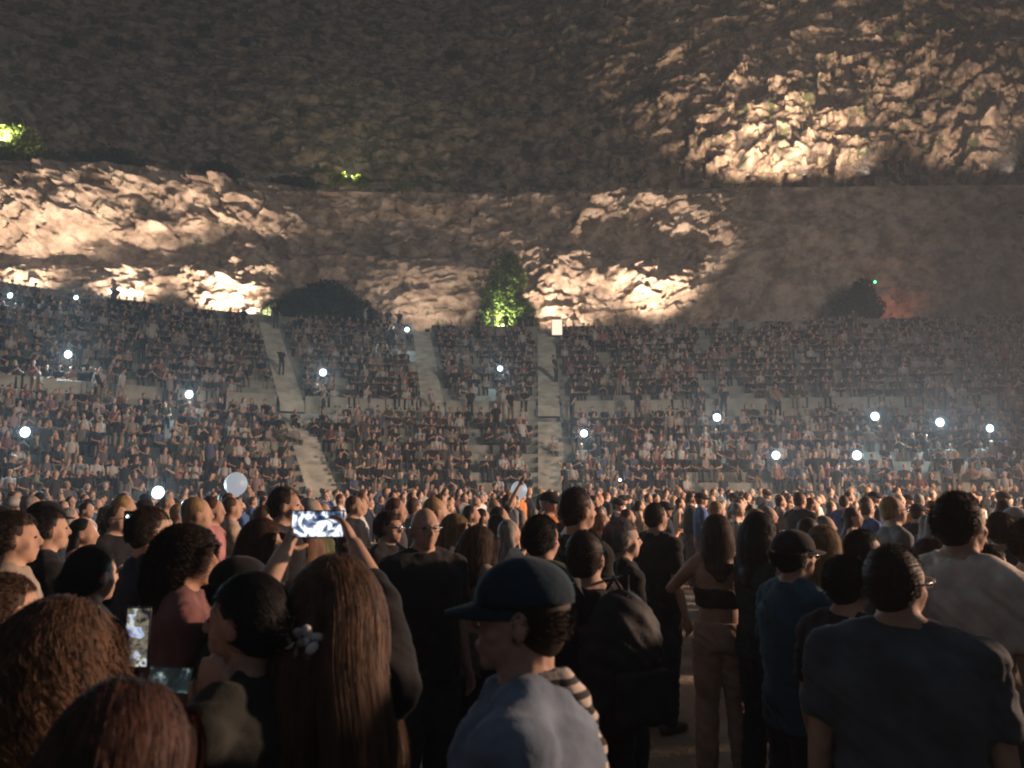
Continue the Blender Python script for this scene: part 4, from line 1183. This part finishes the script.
ca_ = crowd.data.color_attributes.new('tint', 'FLOAT_COLOR', 'POINT')
cc = np.concatenate(Cs); cc = np.concatenate([cc, np.ones((len(cc), 1))], 1).astype(np.float32)
ca_.data.foreach_set('color', cc.ravel())
tag(crowd, 'thousands of spectators seated on the curved stands and packed at their foot', 'crowd', kind='stuff')

# ------------------------------------------------------------------ silhouettes on the ledge and the parapet
def figure(px, off, z, heading, label, k=0, pose=None, H=1.75):
    e, info = make_person(voxel=.02, fine=False, shoes=False, seed=200 + k, H=H, top=BLACK, legs=BLACK, style='short', hair='black', arms=pose or (None, None))
    p = wall_pt(px, off, z); e.location = p; e.rotation_euler = (0, 0, -R(heading)); tag(e, label, 'person', 'dark figures against the lit rock')
figure(683, .55, ledge_z(683), 180, 'dark figure standing on the ledge, leftmost before the lit crag', 1)
figure(704, .55, ledge_z(704), 150, 'dark figure on the ledge right at the left foot of the crag', 2)
figure(886, .55, ledge_z(886), 180, 'dark figure on the ledge at the right foot of the crag', 3)
figure(902, .55, ledge_z(902), 210, 'dark figure on the ledge just right of the crag', 4)
figure(388, -3.6, ZT, 170, 'dark figure standing behind the parapet right of the round bush', 5)
figure(399, -3.4, ZT, 200, 'dark figure with one arm up behind the parapet', 6, (None, (.3, .3, 1.75)))
figure(520, -3.4, ZT, 180, 'dark figure before the floodlit tree', 7)
figure(531, -3.6, ZT, 160, 'dark figure between the tree and the bright floodlight', 8)
figure(478, -3.6, ZT, 160, 'dark figure left of the floodlit tree', 9)

# ------------------------------------------------------------------ phone torches
m_torch = emit_mat('torch_led', (.72, .93, 1.0), 5)
def torch(px, py, Y, watts, label, size=.22):
    p = A(px, py, Y); e = empty('phone', p); tag(e, label, 'phone', 'phone torches held up in the dark')
    b = PB(); b.box((0, .01, 0), (.078, .009, .155)); b.build('shell', m_phone, e, bevel=.003)
    size *= .48 + .38 * min(1.3, watts / 220) * (.9 + .2 * math.sin(px)) if size > .2 else 1
    b = PB(); b.ell((.0, .0, .03), (size, .006, size), 16, 8); b.build('torch_light', m_torch, e, smooth=True)
    d = (Vector((0, 0, 3)) - p)
    l = bpy.data.lights.new('torch_beam', 'SPOT'); l.energy = watts * 7; l.color = (.62, .88, 1.0); l.spot_size = R(150); l.spot_blend = 1.0; l.shadow_soft_size = .04
    o = bpy.data.objects.new('torch_beam', l); COL.objects.link(o); o.parent = e; o.location = (0, -.03, .03); o.rotation_euler = d.to_track_quat('-Z', 'Y').to_euler()
def row_pt(px, py):
    """depth of the seating slope under this pixel"""
    k = (px - 512) / F; best = 40; bd = 1e9
    for (r, z) in LOW + UP + [(45.5, Z_TOP), (46.5, Z_TOP + .3)]:
        Y = float(row_depth(k, r))
        q = A(px, py, Y).z - (z + 1.0)
        if abs(q) < bd: bd = abs(q); best = Y
    return best - .45
TL = [(68, 355, 'held up in the upper left of the stands', 260), (189, 395, 'left of the left stairway', 200), (323, 373, 'beside the top of the left stairway', 220),
      (407, 330, 'by the parapet right of the round bush', 180), (500, 369, 'in the upper stands left of the central stairway', 160), (584, 434, 'right of the central stairway', 200),
      (717, 418, 'under the walkway wall at right', 200), (776, 456, 'low in the right stands, left of its pair', 180), (857, 456, 'low in the right stands, right of its pair', 200),
      (875, 417, 'below the dark tree', 220), (940, 423, 'brightest in the right stands', 320), (990, 429, 'near the right edge of the stands', 180),
      (25, 433, 'low at the far left of the stands', 200), (10, 296, 'at the top left corner of the stands', 130), (76, 298, 'at the top edge of the stands under the left rock', 60), (110, 292, 'higher at the top edge under the left rock', 90)]
for px, py, lab, w_ in TL:
    torch(px, py, row_pt(px, py), w_, 'glaring white phone torch ' + lab)
torch(158, 494, 15.0, 90, 'glaring white phone torch over the standing crowd at left', .12)
m_blob = emit_mat('pale_glow', (.62, .66, .72), .55)
def glow_blob(px, py, Y, r, label):  # added emissive shape imitating the glow of a blurred torch
    e = empty('glow_blob', A(px, py, Y)); tag(e, label, 'glow_blob', 'pale blobs of torch glow over the crowd')
    b = PB(); b.ell((0, 0, 0), (r, r, r * 1.08), 20, 14); b.tube([(0, 0, -r * .7), (0, 0, -r * 1.32)], [r * .62, r * .12], 16); b.build('skin', m_blob, e, voxel=.02, iters=4)
    b = PB(); b.tube([(0, 0, -r * 1.3), (.02, 0, -r * 3.2)], [.003, .003], 5); b.build('blob_tail', m_black, e)
glow_blob(236, 484, 14.0, .20, 'larger pale blob of blurred torch glow above the crowd over the bun woman')
glow_blob(519, 490, 15.0, .16, 'smaller bluish blob of blurred torch glow above the navy cap')
torch(368, 412, 41.0, 10, 'small weak phone light beside the lower left stairway', .08)
torch(620, 481, 22.0, 3, 'tiny phone light over the crowd right of the central stairway', .04)
torch(128, 521, 6.0, 1, 'tiny phone light by the navy shirted man', .018)
gp = A(875, 282, cliff_y(875) - 3.6)
e = empty('signal_lamp', gp); tag(e, 'tiny green lamp above the dark tree', 'lamp')
b = PB(); b.ell((0, 0, 0), (.09, .06, .09), 10, 8); b.build('bulb', emit_mat('green_bulb', (.1, 1, .35), 6), e, smooth=True)
b = PB(); b.tube([(0, .1, -.05), (0, .1, -(gp.z - ZT))], [.03, .03], 6); b.build('pole', m_black, e)

# ------------------------------------------------------------------ haze
hz = PB(); hz.box((0, 40, 37), (330, 260, 78)); ho = hz.build('haze', bpy.data.materials.new('smoky_air'))
hm = ho.data.materials[0]; hm.use_nodes = True; nt = hm.node_tree
for n in list(nt.nodes):
    if n.type == 'BSDF_PRINCIPLED': nt.nodes.remove(n)
pv = nt.nodes.new('ShaderNodeVolumePrincipled'); pv.inputs['Color'].default_value = (.93, .95, 1, 1); pv.inputs['Density'].default_value = .0019; pv.inputs['Anisotropy'].default_value = .25
nt.links.new(pv.outputs[0], nt.nodes['Material Output'].inputs['Volume'])
tag(ho, kind='stuff')
